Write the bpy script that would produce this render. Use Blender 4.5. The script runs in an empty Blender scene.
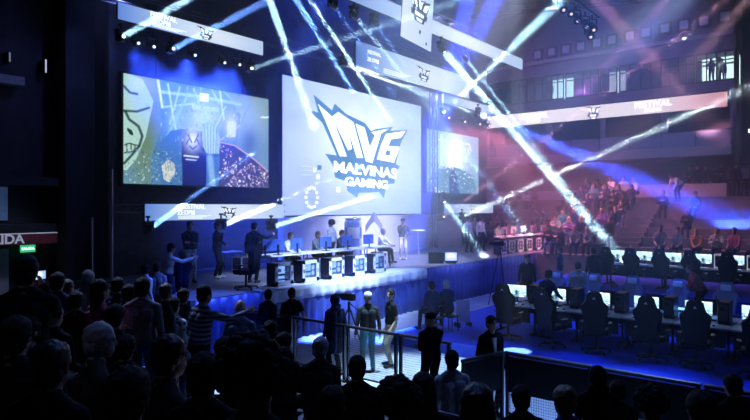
import bpy, bmesh, math, random
import numpy as np
from mathutils import Vector, Matrix, noise

R = math.radians
PI = math.pi
rng = random.Random(11)
SC = bpy.context.scene
COL = SC.collection

# ------------------------------------------------------------------ camera frame (750 x 420, focal 600 px)
A0 = R(39.0)
SN, CS = math.sin(A0), math.cos(A0)
FPX, EYE, HOR = 600.0, 3.6, 207.0


def bear(px):
    u = (px - 375.0) / FPX
    return u * SN + CS, SN - CS * u


def P(px, py, d):
    a, b = bear(px)
    return Vector((d * a, d * b, EYE + (HOR - py) / FPX * d))


def onX(px, py, X):
    return P(px, py, X / bear(px)[0])


def onY(px, py, Y):
    return P(px, py, Y / bear(px)[1])


def onZ(px, py, z):
    return P(px, py, (EYE - z) * FPX / (py - HOR))


# ------------------------------------------------------------------ materials
MATS = {}


def M(name, col, rough=0.6, metal=0.0, var=0.12, scale=6.0, bump=0.0, spec=0.5, emit=None, es=0.0):
    if name in MATS:
        return MATS[name]
    m = bpy.data.materials.new(name)
    m.use_nodes = True
    nt = m.node_tree
    b = nt.nodes['Principled BSDF']
    b.inputs['Roughness'].default_value = rough
    b.inputs['Metallic'].default_value = metal
    b.inputs['Specular IOR Level'].default_value = spec
    tc = nt.nodes.new('ShaderNodeTexCoord')
    nz = nt.nodes.new('ShaderNodeTexNoise')
    nz.inputs['Scale'].default_value = scale
    nz.inputs['Detail'].default_value = 4
    nt.links.new(tc.outputs['Object'], nz.inputs['Vector'])
    rp = nt.nodes.new('ShaderNodeValToRGB')
    rp.color_ramp.elements[0].position = 0.3
    rp.color_ramp.elements[1].position = 0.7
    rp.color_ramp.elements[0].color = (*[c * (1 - var) for c in col], 1)
    rp.color_ramp.elements[1].color = (*[min(1, c * (1 + var)) for c in col], 1)
    nt.links.new(nz.outputs['Fac'], rp.inputs['Fac'])
    nt.links.new(rp.outputs['Color'], b.inputs['Base Color'])
    if bump:
        bp = nt.nodes.new('ShaderNodeBump')
        bp.inputs['Strength'].default_value = bump
        bp.inputs['Distance'].default_value = 0.02
        nt.links.new(nz.outputs['Fac'], bp.inputs['Height'])
        nt.links.new(bp.outputs['Normal'], b.inputs['Normal'])
    if emit:
        b.inputs['Emission Color'].default_value = (*emit, 1)
        b.inputs['Emission Strength'].default_value = es
        m.cycles.emission_sampling = 'NONE'
    MATS[name] = m
    return m


def M_led(name, strength, sample='NONE'):
    """A lit display: the picture sits in the mesh's colour attribute and is given off as light."""
    if name in MATS:
        return MATS[name]
    m = bpy.data.materials.new(name)
    m.use_nodes = True
    nt = m.node_tree
    b = nt.nodes['Principled BSDF']
    b.inputs['Base Color'].default_value = (0.01, 0.01, 0.012, 1)
    b.inputs['Roughness'].default_value = 0.5
    b.inputs['Specular IOR Level'].default_value = 0.2
    m.cycles.emission_sampling = sample
    a = nt.nodes.new('ShaderNodeAttribute')
    a.attribute_name = 'picture'
    nt.links.new(a.outputs['Color'], b.inputs['Emission Color'])
    b.inputs['Emission Strength'].default_value = strength
    MATS[name] = m
    return m


def M_glass(name, tint, alpha=0.35, rough=0.1):
    if name in MATS:
        return MATS[name]
    m = bpy.data.materials.new(name)
    m.use_nodes = True
    nt = m.node_tree
    b = nt.nodes['Principled BSDF']
    b.inputs['Base Color'].default_value = (*tint, 1)
    b.inputs['Roughness'].default_value = rough
    b.inputs['Alpha'].default_value = alpha
    MATS[name] = m
    return m


def M_pattern(name, c1, c2, scale, kind='stripe'):
    if name in MATS:
        return MATS[name]
    m = bpy.data.materials.new(name)
    m.use_nodes = True
    nt = m.node_tree
    b = nt.nodes['Principled BSDF']
    b.inputs['Roughness'].default_value = 0.8
    tc = nt.nodes.new('ShaderNodeTexCoord')
    if kind == 'stripe':
        t = nt.nodes.new('ShaderNodeTexWave')
        t.bands_direction = 'Z'
        t.inputs['Scale'].default_value = scale
    elif kind == 'check':
        t = nt.nodes.new('ShaderNodeTexChecker')
        t.inputs['Scale'].default_value = scale
    else:
        t = nt.nodes.new('ShaderNodeTexVoronoi')
        t.inputs['Scale'].default_value = scale
    nt.links.new(tc.outputs['Object'], t.inputs['Vector'])
    rp = nt.nodes.new('ShaderNodeValToRGB')
    rp.color_ramp.interpolation = 'CONSTANT'
    rp.color_ramp.elements[0].color = (*c1, 1)
    rp.color_ramp.elements[1].position = 0.5
    rp.color_ramp.elements[1].color = (*c2, 1)
    out = t.outputs['Fac'] if kind == 'stripe' else (t.outputs['Fac'] if kind == 'check' else t.outputs['Distance'])
    nt.links.new(out, rp.inputs['Fac'])
    if kind == 'blot':
        rp.color_ramp.elements[1].position = 0.3
    nt.links.new(rp.outputs['Color'], b.inputs['Base Color'])
    MATS[name] = m
    return m


# ------------------------------------------------------------------ objects
def tag(o, label=None, cat=None, group=None, kind=None):
    if label: o['label'] = label
    if cat: o['category'] = cat
    if group: o['group'] = group
    if kind: o['kind'] = kind
    return o


def link(name, data, parent=None, loc=None, rz=None):
    o = bpy.data.objects.new(name, data)
    COL.objects.link(o)
    if parent is not None: o.parent = parent
    if loc is not None: o.location = loc
    if rz is not None: o.rotation_euler = (0, 0, rz)
    return o


def thing(name, label, cat, loc=(0, 0, 0), rz=0.0, group=None):
    return tag(link(name, None, None, loc, rz), label, cat, group)


def dup(root, loc, rz, label, group=None):
    r = root.copy(); COL.objects.link(r)
    r.location = loc; r.rotation_euler = (0, 0, rz); r['label'] = label
    if group: r['group'] = group
    for ch in list(root.children):
        c = ch.copy(); COL.objects.link(c); c.parent = r
        for g in list(ch.children):
            d = g.copy(); COL.objects.link(d); d.parent = c
    return r


class MB:
    """Collects shapes, then links them as one mesh object."""

    def __init__(self):
        self.v, self.f, self.mi = [], [], []

    def add(self, vs, fs, mi=0, T=None):
        b = len(self.v)
        self.v += [tuple(T @ Vector(p)) for p in vs] if T is not None else [tuple(p) for p in vs]
        self.f += [tuple(b + i for i in q) for q in fs]
        self.mi += [mi] * len(fs)
        return self

    def box(self, c, s, mi=0, T=None, bev=0.0):
        if bev > 0:
            bm = bmesh.new()
            bmesh.ops.create_cube(bm, size=1)
            for v in bm.verts:
                v.co = Vector((c[0] + v.co.x * s[0], c[1] + v.co.y * s[1], c[2] + v.co.z * s[2]))
            bmesh.ops.bevel(bm, geom=bm.edges[:], offset=bev, segments=2, profile=0.5, affect='EDGES')
            bm.verts.index_update()
            self.add([v.co.copy() for v in bm.verts], [[v.index for v in f.verts] for f in bm.faces], mi, T)
            bm.free()
            return self
        x, y, z = c; a, b_, d = s[0] / 2, s[1] / 2, s[2] / 2
        vs = [(x + i * a, y + j * b_, z + k * d) for i in (-1, 1) for j in (-1, 1) for k in (-1, 1)]
        return self.add(vs, [(0, 1, 3, 2), (4, 6, 7, 5), (0, 4, 5, 1), (2, 3, 7, 6), (0, 2, 6, 4), (1, 5, 7, 3)], mi, T)

    def box2(self, a, b, mi=0):
        return self.box([(a[i] + b[i]) / 2 for i in range(3)], [abs(b[i] - a[i]) for i in range(3)], mi)

    def tube(self, p0, p1, r0, r1=None, n=8, mi=0, T=None):
        p0, p1 = Vector(p0), Vector(p1)
        r1 = r0 if r1 is None else r1
        ax = (p1 - p0).normalized()
        t = Vector((0, 0, 1)) if abs(ax.z) < 0.9 else Vector((1, 0, 0))
        u = ax.cross(t).normalized(); w = ax.cross(u)
        vs = []
        for p, r in ((p0, r0), (p1, r1)):
            vs += [p + (u * math.cos(2 * PI * i / n) + w * math.sin(2 * PI * i / n)) * r for i in range(n)]
        fs = [(i, (i + 1) % n, n + (i + 1) % n, n + i) for i in range(n)] + [tuple(range(n - 1, -1, -1)), tuple(range(n, 2 * n))]
        return self.add(vs, fs, mi, T)

    def path(self, pts, r, n=6, mi=0, T=None):
        for a, b in zip(pts, pts[1:]):
            self.tube(a, b, r, r, n, mi, T)
        return self

    def lathe(self, prof, c=(0, 0, 0), n=16, mi=0, T=None):
        vs, fs = [], []
        for r, z in prof:
            vs += [(c[0] + r * math.cos(2 * PI * i / n), c[1] + r * math.sin(2 * PI * i / n), c[2] + z) for i in range(n)]
        for k in range(len(prof) - 1):
            fs += [(k * n + i, k * n + (i + 1) % n, (k + 1) * n + (i + 1) % n, (k + 1) * n + i) for i in range(n)]
        fs += [tuple(range(n - 1, -1, -1)), tuple(range((len(prof) - 1) * n, len(prof) * n))]
        return self.add(vs, fs, mi, T)

    def prism(self, poly, f0, f1, mi=0, T=None):
        """poly: 2-D outline; f0, f1 carry a 2-D point to the two end planes."""
        n = len(poly)
        vs = [f0(p) for p in poly] + [f1(p) for p in poly]
        fs = [tuple(range(n)), tuple(range(2 * n - 1, n - 1, -1))] + [(i, n + i, n + (i + 1) % n, (i + 1) % n) for i in range(n)]
        return self.add(vs, fs, mi, T)

    def ball(self, c, r, n=12, m=8, mi=0, T=None):
        r = (r, r, r) if not hasattr(r, '__len__') else r
        vs = [(c[0], c[1], c[2] - r[2])]
        for k in range(1, m):
            th = PI * k / m
            vs += [(c[0] + r[0] * math.sin(th) * math.cos(2 * PI * i / n), c[1] + r[1] * math.sin(th) * math.sin(2 * PI * i / n), c[2] - r[2] * math.cos(th)) for i in range(n)]
        vs.append((c[0], c[1], c[2] + r[2]))
        fs = [(0, 1 + (i + 1) % n, 1 + i) for i in range(n)]
        for k in range(m - 2):
            a = 1 + k * n
            fs += [(a + i, a + (i + 1) % n, a + n + (i + 1) % n, a + n + i) for i in range(n)]
        a = 1 + (m - 2) * n
        fs += [(a + i, a + (i + 1) % n, len(vs) - 1) for i in range(n)]
        return self.add(vs, fs, mi, T)

    def mesh(self, name, mats, smooth=False):
        me = bpy.data.meshes.new(name)
        me.from_pydata(self.v, [], self.f)
        for m in (mats if isinstance(mats, (list, tuple)) else [mats]):
            me.materials.append(m)
        me.polygons.foreach_set('material_index', self.mi)
        if smooth:
            me.polygons.foreach_set('use_smooth', [True] * len(self.f))
        me.update()
        bm = bmesh.new(); bm.from_mesh(me)
        bmesh.ops.recalc_face_normals(bm, faces=bm.faces[:])
        bm.to_mesh(me); bm.free()
        return me

    def build(self, name, mats, parent=None, loc=None, rz=None, smooth=False):
        return link(name, self.mesh(name, mats, smooth), parent, loc, rz)


def structure(name, mb, mats, smooth=False):
    return tag(mb.build(name, mats, smooth=smooth), kind='structure')


def led(name, parent, o, ux, uz, nx, nz, paint, strength_mat):
    """A lit picture: a grid of cells from corner o (top left) along ux and down uz, coloured by paint(s, t)."""
    o, ux, uz = Vector(o), Vector(ux), Vector(uz)
    vs = [o + ux * (i / nx) + uz * (k / nz) for k in range(nz + 1) for i in range(nx + 1)]
    fs = [(k * (nx + 1) + i, (k + 1) * (nx + 1) + i, (k + 1) * (nx + 1) + i + 1, k * (nx + 1) + i + 1) for k in range(nz) for i in range(nx)]
    me = bpy.data.meshes.new(name)
    me.from_pydata([tuple(v) for v in vs], [], fs)
    s, t = np.meshgrid((np.arange(nx) + 0.5) / nx, (np.arange(nz) + 0.5) / nz)
    rgb = np.clip(paint(s, t), 0, 1)
    at = me.attributes.new('picture', 'FLOAT_COLOR', 'FACE')
    at.data.foreach_set('color', np.concatenate([rgb.reshape(-1, 3), np.ones((nx * nz, 1))], 1).astype(np.float32).ravel())
    me.materials.append(strength_mat)
    me.update()
    return link(name, me, parent)


def text_mesh(name, body, size, bold, mat, parent, T, spacing=1.0):
    cu = bpy.data.curves.new(name, 'FONT')
    cu.body = body; cu.size = size; cu.offset = bold; cu.extrude = 0.004
    cu.align_x = 'CENTER'; cu.align_y = 'CENTER'; cu.space_character = spacing
    tmp = bpy.data.objects.new('tmp_text', cu); COL.objects.link(tmp)
    bpy.context.view_layer.update()
    me = bpy.data.meshes.new_from_object(tmp.evaluated_get(bpy.context.evaluated_depsgraph_get()))
    bpy.data.objects.remove(tmp); bpy.data.curves.remove(cu)
    me.transform(T)
    me.materials.clear(); me.materials.append(mat)
    return link(name, me, parent)


# painting helpers (arrays s, t in 0..1; t runs down)
def lin(c):
    c = np.array(c, float) / 255.0
    return np.where(c <= 0.04045, c / 12.92, ((c + 0.055) / 1.055) ** 2.4)


def fill(img, mask, c, a=1.0):
    m = (mask * a)[..., None]
    return img * (1 - m) + lin(c) * m


def seg(s, t, a, b, w, asp=1.7):
    ax, ay, bx, by = a[0] * asp, a[1], b[0] * asp, b[1]
    x, y = s * asp, t
    L = (bx - ax) ** 2 + (by - ay) ** 2 + 1e-9
    k = np.clip(((x - ax) * (bx - ax) + (y - ay) * (by - ay)) / L, 0, 1)
    return np.clip(1.5 - np.hypot(x - ax - k * (bx - ax), y - ay - k * (by - ay)) / w, 0, 1)


def blob(s, t, c, r):
    return np.clip(1.6 - 1.3 * np.hypot((s - c[0]) / r[0], (t - c[1]) / r[1]), 0, 1)


def glow(s, t, c, r):
    return np.exp(-((s - c[0]) / r[0]) ** 2 - ((t - c[1]) / r[1]) ** 2)


def inpoly(s, t, poly):
    m = np.zeros(s.shape, bool)
    n = len(poly)
    for i in range(n):
        (x0, y0), (x1, y1) = poly[i], poly[(i + 1) % n]
        if y0 == y1: continue
        c = ((y0 > t) != (y1 > t)) & (s < (x1 - x0) * (t - y0) / (y1 - y0) + x0)
        m ^= c
    return m.astype(float)


def rect(s, t, a, b, c, d):
    return ((s >= a) & (s <= b) & (t >= c) & (t <= d)).astype(float)
# ------------------------------------------------------------------ people
V = Vector


def ik(a, t, l1, l2, hint):
    a, t, hint = V(a), V(t), V(hint)
    d = t - a
    L = min(max(d.length, 0.05), (l1 + l2) * 0.995)
    n = d.normalized()
    t = a + n * L
    x = (l1 * l1 - l2 * l2 + L * L) / (2 * L)
    h = math.sqrt(max(l1 * l1 - x * x, 0))
    p = (hint - n * hint.dot(n))
    p = p.normalized() if p.length > 1e-5 else V((0, 0, -1))
    return a + n * x + p * h, t


POSES = {
    # hand targets are relative to the shoulder of that side; feet are ankle positions
    'stand': dict(hl=(0.03, 0.09, -0.53), hr=(0.03, -0.09, -0.53)),
    'stand_turn': dict(hl=(0.10, 0.05, -0.50), hr=(0.02, -0.08, -0.53), yaw=35, fl=(0.06, 0.12, 0.09)),
    'crossed': dict(hl=(0.22, -0.24, -0.22), hr=(0.24, 0.22, -0.26), el=(0, 0.5, -1), er=(0, -0.5, -1), pitch=4),
    'phone': dict(hl=(0.34, -0.12, 0.04), hr=(0.34, 0.12, 0.04), el=(0, 0.6, -1), er=(0, -0.6, -1), pitch=-4, curl=0.9),
    'film': dict(hr=(0.36, 0.10, 0.08), er=(0.2, -0.4, -1), hl=(0.05, 0.08, -0.52), curl=0.9),
    'mic': dict(hr=(0.20, 0.14, 0.02), er=(0, -0.6, -1), hl=(0.22, -0.02, -0.34), el=(0, 0.6, -1), curl=1.1, fl=(0.03, 0.13, 0.09)),
    'point': dict(hr=(0.50, -0.14, -0.02), er=(0, -0.5, -1), hl=(0.05, 0.09, -0.52), lean=6),
    'rail': dict(hl=(0.36, -0.02, -0.36), hr=(0.36, 0.02, -0.36), el=(-0.6, 0.5, -0.4), er=(-0.6, -0.5, -0.4), lean=16),
    'walk': dict(hl=(0.20, 0.07, -0.47), hr=(-0.18, -0.08, -0.48), fl=(-0.26, 0.09, 0.13), fr=(0.26, -0.09, 0.09), lean=4),
    'bend': dict(hl=(0.24, -0.02, -0.48), hr=(0.24, 0.02, -0.48), lean=62, pitch=-10, pel=(-0.14, 0, 0.90)),
    'help': dict(hl=(0.36, -0.06, -0.36), hr=(0.30, 0.02, -0.40), lean=30, pitch=6, pel=(-0.08, 0, 0.93)),
    'sit': dict(pel=(0, 0, 0.56), seat=1, hl=(0.30, -0.04, -0.38), hr=(0.30, 0.04, -0.38), lean=6),
    'sit_lean': dict(pel=(0, 0, 0.56), seat=1, hl=(0.34, -0.12, -0.34), hr=(0.34, 0.12, -0.34), lean=24, pitch=-12),
    'sit_clap': dict(pel=(0, 0, 0.56), seat=1, hl=(0.30, -0.15, -0.14), hr=(0.30, 0.13, -0.14), el=(0, 0.7, -1), er=(0, -0.7, -1), lean=4),
    'sit_game': dict(pel=(0, 0, 0.56), seat=1, hl=(0.42, -0.02, -0.30), hr=(0.42, 0.02, -0.30), el=(-0.2, 0.6, -1), er=(-0.2, -0.6, -1), lean=8),
    'sit_phone': dict(pel=(0, 0, 0.56), seat=1, hl=(0.40, -0.02, -0.02), hr=(0.38, 0.26, -0.02), el=(0, 0.6, -1), er=(0, -0.6, -1), curl=0.9),
    'sit_smile': dict(pel=(0, 0, 0.56), seat=1, hl=(0.22, -0.06, -0.20), hr=(0.30, 0.0, -0.38), el=(0, 0.7, -1), yaw=0, lean=2),
}


def cap(tag_, a, b, r0, r1=None):
    return (tag_, 'c', V(a), V(b), r0, r0 if r1 is None else r1)


def skeleton(pose, sleeve='long', far=False, coat=False):
    p = POSES[pose]
    pel = V(p.get('pel', (0, 0, 0.93)))
    ln = Matrix.Rotation(R(p.get('lean', 0)), 3, 'Y')
    up = ln @ V((0, 0, 1)); fw = ln @ V((1, 0, 0))
    sh = pel + up * 0.49
    out = []
    for s in (-1, 1):
        y = V((0, s, 0))
        out += [cap('top', sh + y * 0.155 - up * 0.045, sh - up * 0.03, 0.062, 0.08), cap('top', sh + y * 0.13 - up * 0.035, sh + up * 0.045, 0.055, 0.06),
                cap('top', sh - up * 0.13 + y * 0.075, sh - up * 0.30 + y * 0.06, 0.118, 0.108),
                cap('top', sh - up * 0.30 + y * 0.06, pel + up * 0.06 + y * 0.065, 0.108, 0.122)]
        if coat:
            out += [cap('top', pel + y * 0.08, pel - V((0, 0, 0.34)) + y * 0.09, 0.125, 0.12)]
        out += [cap('bottom', pel + y * 0.07, pel - up * 0.02 + y * 0.07, 0.116)]
    # legs
    for s, k in ((1, 'fl'), (-1, 'fr')):
        hip = pel + V((0, s * 0.088, -0.03))
        if p.get('seat'):
            ank = V(p.get(k, (0.47, s * 0.12, 0.09))); hint = V((0.3, 0, 1))
        else:
            ank = V(p.get(k, (-0.01, s * 0.11, 0.09))); hint = V((1, 0, 0))
        kn, ank = ik(hip, ank, 0.425, 0.42, hint)
        out += [cap('bottom', hip, kn, 0.092, 0.066), cap('bottom', kn, ank + V((0, 0, 0.02)), 0.064, 0.052),
                cap('shoe', ank + V((-0.03, 0, -0.045)), ank + V((0.15, s * 0.02, -0.054)), 0.043, 0.036),
                cap('shoe', ank, ank + V((-0.01, 0, -0.04)), 0.045)]
    # arms and hands
    fr = 0.0105 if far else 0.0085
    for s, k, e in ((1, 'hl', 'el'), (-1, 'hr', 'er')):
        a = sh + V((0, s * 0.178, 0)) - up * 0.055
        wr = a + V(p[k])
        el, wr = ik(a, wr, 0.29, 0.26, V(p.get(e, (-1, s * 0.3, -0.3))))
        ft = 'top' if sleeve == 'long' else 'skin'
        ro = 0 if sleeve == 'long' else -0.010
        mid = a.lerp(el, 0.62)
        out += [cap('top', a, mid, 0.062, 0.056), cap(ft, mid, el, 0.052 + ro, 0.047 + ro), cap(ft, el, wr, 0.047 + ro, 0.036 + ro * 0.6)]
        d = (wr - el).normalized()
        side = d.cross(V((0, s, 0.15)))
        side = side.normalized() if side.length > 0.1 else V((0, 0, 1))   # from little finger to thumb, roughly
        if side.dot(V((1, 0, 0.6))) < 0: side = -side
        nrm = side.cross(d).normalized()
        if nrm.y * s > 0: nrm = -nrm                                     # palm looks to the body's middle
        out += [cap('skin', wr - d * 0.02, wr + d * 0.03, 0.028, 0.03)]
        for o_ in (-0.022, 0.0, 0.022):
            out += [cap('skin', wr + d * 0.02 + side * o_ * 0.7, wr + d * 0.085 + side * o_, 0.019, 0.016)]
        cu = p.get('curl', 0.35)
        for o_, L in ((-0.031, 0.056), (-0.0105, 0.074), (0.0105, 0.08), (0.031, 0.07)):
            b0 = wr + d * 0.09 + side * o_
            d1 = (d * math.cos(cu) + nrm * math.sin(cu)); d2 = (d * math.cos(cu * 2.2) + nrm * math.sin(cu * 2.2))
            b1 = b0 + d1 * L * 0.5; b2 = b1 + d2 * L * 0.5
            out += [cap('skin', b0, b1, fr, fr * 0.95), cap('skin', b1, b2, fr * 0.95, fr * 0.8)]
        t0 = wr + d * 0.025 + side * 0.026
        t1 = t0 + (d * 0.6 + side * 0.7 + nrm * 0.3).normalized() * 0.042
        out += [cap('skin', t0, t1, fr * 1.25, fr * 1.1), cap('skin', t1, t1 + (d * 0.85 + nrm * 0.45).normalized() * 0.03, fr * 1.1, fr * 0.9)]
    # neck and head
    hr = Matrix.Rotation(R(p.get('yaw', 0)), 3, 'Z') @ Matrix.Rotation(R(p.get('lean', 0) * 0.35 - p.get('pitch', 0)), 3, 'Y')
    hc = sh + up * 0.115 + fw * 0.01 + hr @ V((0.02, 0, 0.07))
    H = lambda x, y, z: hc + hr @ V((x, y, z))
    out += [cap('skin', sh - up * 0.01, H(-0.015, 0, -0.05), 0.066, 0.058)]
    out += [('skin', 'e', H(-0.012, 0, 0.02), (0.098, 0.076, 0.104), hr), ('skin', 'e', H(0.018, 0, -0.055), (0.072, 0.058, 0.07), hr),
            ('skin', 'e', H(0.052, 0, -0.10), (0.026, 0.026, 0.02), hr),
            cap('skin', H(0.083, 0, 0.012), H(0.098, 0, -0.028), 0.010, 0.015)]
    for s in (-1, 1):
        out += [('skin', 'e', H(-0.005, s * 0.077, -0.008), (0.02, 0.012, 0.032), hr),
                ('eye', 'e', H(0.072, s * 0.031, 0.008), (0.012, 0.014, 0.009), hr),
                cap('brow', H(0.083, s * 0.016, 0.03), H(0.072, s * 0.046, 0.031), 0.006)]
    out += [cap('lip', H(0.081, -0.018, -0.062), H(0.081, 0.018, -0.062), 0.008)]
    return out, hc, hr


TAGS = ['skin', 'top', 'bottom', 'shoe', 'eye', 'lip', 'brow']
_BODY = {}


def cap_mesh(mb, a, b, r0, r1, n=10, k=3):
    ax = b - a
    ax = ax.normalized() if ax.length > 1e-5 else V((0, 0, 1))
    t = V((0, 0, 1)) if abs(ax.z) < 0.9 else V((1, 0, 0))
    u = ax.cross(t).normalized(); w = ax.cross(u)
    rings = []
    for i in range(k + 1):
        th = PI / 2 * (1 - i / k) * 0.97
        rings.append((a - ax * r0 * math.sin(th), r0 * math.cos(th)))
    for i in range(k + 1):
        th = PI / 2 * (i / k) * 0.97
        rings.append((b + ax * r1 * math.sin(th), r1 * math.cos(th)))
    vs = []
    for c, r in rings:
        vs += [c + (u * math.cos(2 * PI * j / n) + w * math.sin(2 * PI * j / n)) * r for j in range(n)]
    m = len(rings)
    fs = [(q * n + j, q * n + (j + 1) % n, (q + 1) * n + (j + 1) % n, (q + 1) * n + j) for q in range(m - 1) for j in range(n)]
    fs += [tuple(range(n - 1, -1, -1)), tuple(range((m - 1) * n, m * n))]
    mb.add(vs, fs)


def body(pose, sleeve='long', far=False, coat=False):
    key = (pose, sleeve, far, coat)
    if key in _BODY:
        return _BODY[key]
    prims, hc, hr = skeleton(pose, sleeve, far, coat)
    mb = MB()
    for q in prims:
        if q[1] == 'c':
            cap_mesh(mb, q[2], q[3], q[4], q[5], 8 if far else 12)
        else:
            T = Matrix.Translation(q[2]) @ q[4].to_4x4()
            mb.ball((0, 0, 0), q[3], 12 if far else 18, 8 if far else 12, T=T)
    me = mb.mesh('tmp_body', M('skin_light', (0.55, 0.36, 0.28)))
    o = link('tmp_body', me)
    rm = o.modifiers.new('r', 'REMESH'); rm.mode = 'VOXEL'; rm.voxel_size = 0.0135 if far else 0.0075; rm.use_smooth_shade = True
    sm = o.modifiers.new('s', 'SMOOTH'); sm.factor = 0.5; sm.iterations = 2
    bpy.context.view_layer.update()
    out = bpy.data.meshes.new_from_object(o.evaluated_get(bpy.context.evaluated_depsgraph_get()))
    bpy.data.objects.remove(o)
    out.name = 'person_' + pose
    n = len(out.polygons)
    c = np.empty(n * 3, np.float32); out.polygons.foreach_get('center', c); c = c.reshape(-1, 3)
    best = np.full(n, 9.0); idx = np.zeros(n, np.int32)
    for q in prims:
        if q[1] == 'c':
            a, b = np.array(q[2]), np.array(q[3]); d = b - a; L = float(d @ d) + 1e-9
            k = np.clip((c - a) @ d / L, 0, 1)
            ds = np.linalg.norm(c - a - k[:, None] * d, axis=1) - (q[4] + (q[5] - q[4]) * k)
        else:
            m = np.array(q[4]); loc = (c - np.array(q[2])) @ m
            r = np.array(q[3]); ds = (np.linalg.norm(loc / r, axis=1) - 1) * r.min()
        if q[0] in ('eye', 'lip', 'brow'): ds = ds - 0.003
        w = ds < best
        best[w] = ds[w]; idx[w] = TAGS.index(q[0])
    out.materials.clear()
    for t_ in TAGS: out.materials.append(M('skin_light', (0.55, 0.36, 0.28)))
    out.polygons.foreach_set('material_index', idx)
    out.polygons.foreach_set('use_smooth', [True] * n)
    out.update()
    _BODY[key] = (out, hc, hr)
    return _BODY[key]


_HAIR = {}


def hair_mesh(style, far):
    key = (style, far)
    if key in _HAIR: return _HAIR[key]
    n, m = (12, 8) if far else (44, 26)
    mb = MB()
    if style == 'cap':
        mb.lathe([(0.094, 0.035), (0.097, 0.06), (0.09, 0.10), (0.066, 0.132), (0.03, 0.146), (0.006, 0.148)], (-0.012, 0, 0), n)
        brim = [(0.055 + 0.115 * math.sin(a) if 0 < a < PI else 0.055, 0.083 * math.cos(a)) for a in [PI * i / 12 for i in range(13)]]
        mb.prism(brim, lambda q: (q[0], q[1], 0.036 - 0.08 * max(0, q[0] - 0.06)), lambda q: (q[0], q[1], 0.046 - 0.08 * max(0, q[0] - 0.06)))
        mb.ball((-0.012, 0, 0.15), 0.008, 8, 6)
    elif style == 'hood':
        mb.ball((-0.032, 0, 0.022), (0.112, 0.104, 0.128), n, m)
        mb.ball((-0.075, 0, -0.11), (0.075, 0.12, 0.06), n, m)
    elif style == 'curly':
        rr = random.Random(3)
        mb.ball((-0.03, 0, 0.05), (0.125, 0.12, 0.115), n, m)
        for i in range(14 if far else 60):
            th = rr.uniform(0, 2 * PI); ph = rr.uniform(-0.5, 1.4)
            x = -0.04 + 0.115 * math.cos(ph) * math.cos(th); y = 0.115 * math.cos(ph) * math.sin(th); z = 0.05 + 0.105 * math.sin(ph)
            if x > 0.045 and z < 0.09: continue
            mb.ball((x, y, z), rr.uniform(0.02, 0.034), 8, 6)
    elif style == 'bald':
        mb.lathe([(0.078, -0.03), (0.083, -0.012), (0.082, 0.01), (0.079, 0.02)], (-0.024, 0, 0), n)
    else:
        mb.ball((-0.024, 0, 0.04), (0.104, 0.092, 0.101), n, m)
        mb.ball((-0.05, 0, -0.02), (0.072, 0.084, 0.085), n, m)
        if style == 'long':
            mb.ball((-0.052, 0, -0.06), (0.072, 0.098, 0.15), n, m)
            mb.ball((-0.065, 0, -0.17), (0.06, 0.11, 0.14), n, m)
        elif style == 'bun':
            mb.ball((-0.10, 0, 0.10), 0.045, n, m)
        elif style == 'tail':
            mb.ball((-0.115, 0, 0.03), (0.035, 0.03, 0.035), n, m)
            mb.ball((-0.125, 0, -0.09), (0.03, 0.035, 0.11), n, m)
    me = mb.mesh('hair_' + style, M('hair_dark', (0.02, 0.016, 0.014), 0.75, spec=0.25), True)
    if style not in ('cap', 'hood', 'bald') and not far:
        rr = random.Random(5)
        for v in me.vertices:
            k = 0.010 * noise.noise(v.co * 28) + 0.007 * noise.noise(v.co * 75) + rr.uniform(-1, 1) * 0.0012
            v.co += v.co.normalized() * k
    _HAIR[key] = me
    return me


def headset_mesh():
    if 'hs' in _HAIR: return _HAIR['hs']
    mb = MB()
    arc = [V((-0.012, 0.096 * math.cos(a), 0.02 + 0.125 * math.sin(a))) for a in [PI * i / 12 for i in range(13)]]
    mb.path(arc, 0.011, 6)
    for s in (-1, 1):
        mb.tube((-0.008, s * 0.078, -0.01), (-0.008, s * 0.112, -0.01), 0.042, 0.036, 12)
    mb.path([V((0.0, 0.1, -0.03)), V((0.06, 0.09, -0.07)), V((0.1, 0.05, -0.075))], 0.005, 5)
    _HAIR['hs'] = mb.mesh('headset', M('headset_plastic', (0.75, 0.78, 0.85), 0.4), True)
    return _HAIR['hs']


SKINS = [M('skin_light', (0.55, 0.36, 0.28)), M('skin_tan', (0.42, 0.26, 0.18)), M('skin_brown', (0.28, 0.16, 0.11))]
HAIRS = dict(dark=M('hair_dark', (0.02, 0.016, 0.014), 0.75, spec=0.25), brown=M('hair_brown', (0.07, 0.04, 0.025), 0.45), grey=M('hair_grey', (0.36, 0.36, 0.38), 0.5),
             fair=M('hair_fair', (0.32, 0.22, 0.11), 0.45), black_cloth=M('cap_black', (0.015, 0.015, 0.018), 0.8), white_cloth=M('cap_white', (0.75, 0.75, 0.78), 0.8))
CLOTH = {}
for nm, c in dict(black=(0.012, 0.012, 0.015), navy=(0.015, 0.025, 0.08), grey=(0.22, 0.23, 0.25), white=(0.72, 0.72, 0.74), pink=(0.62, 0.16, 0.24), red=(0.42, 0.03, 0.04), teal=(0.05, 0.22, 0.26),
                  jeans=(0.08, 0.14, 0.28), pale_jeans=(0.30, 0.42, 0.50), khaki=(0.45, 0.40, 0.30), charcoal=(0.04, 0.042, 0.05), denim=(0.13, 0.19, 0.30), orange=(0.62, 0.26, 0.09),
                  olive=(0.14, 0.15, 0.07), cream=(0.62, 0.55, 0.42), purple=(0.20, 0.07, 0.30), blue=(0.04, 0.10, 0.45), brown=(0.14, 0.07, 0.04)).items():
    CLOTH[nm] = M('cloth_' + nm, c, 0.9, var=0.25, scale=25, bump=0.25, spec=0.15)
CLOTH['striped'] = M_pattern('cloth_striped', (0.02, 0.025, 0.05), (0.22, 0.26, 0.38), 5.0)
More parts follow.
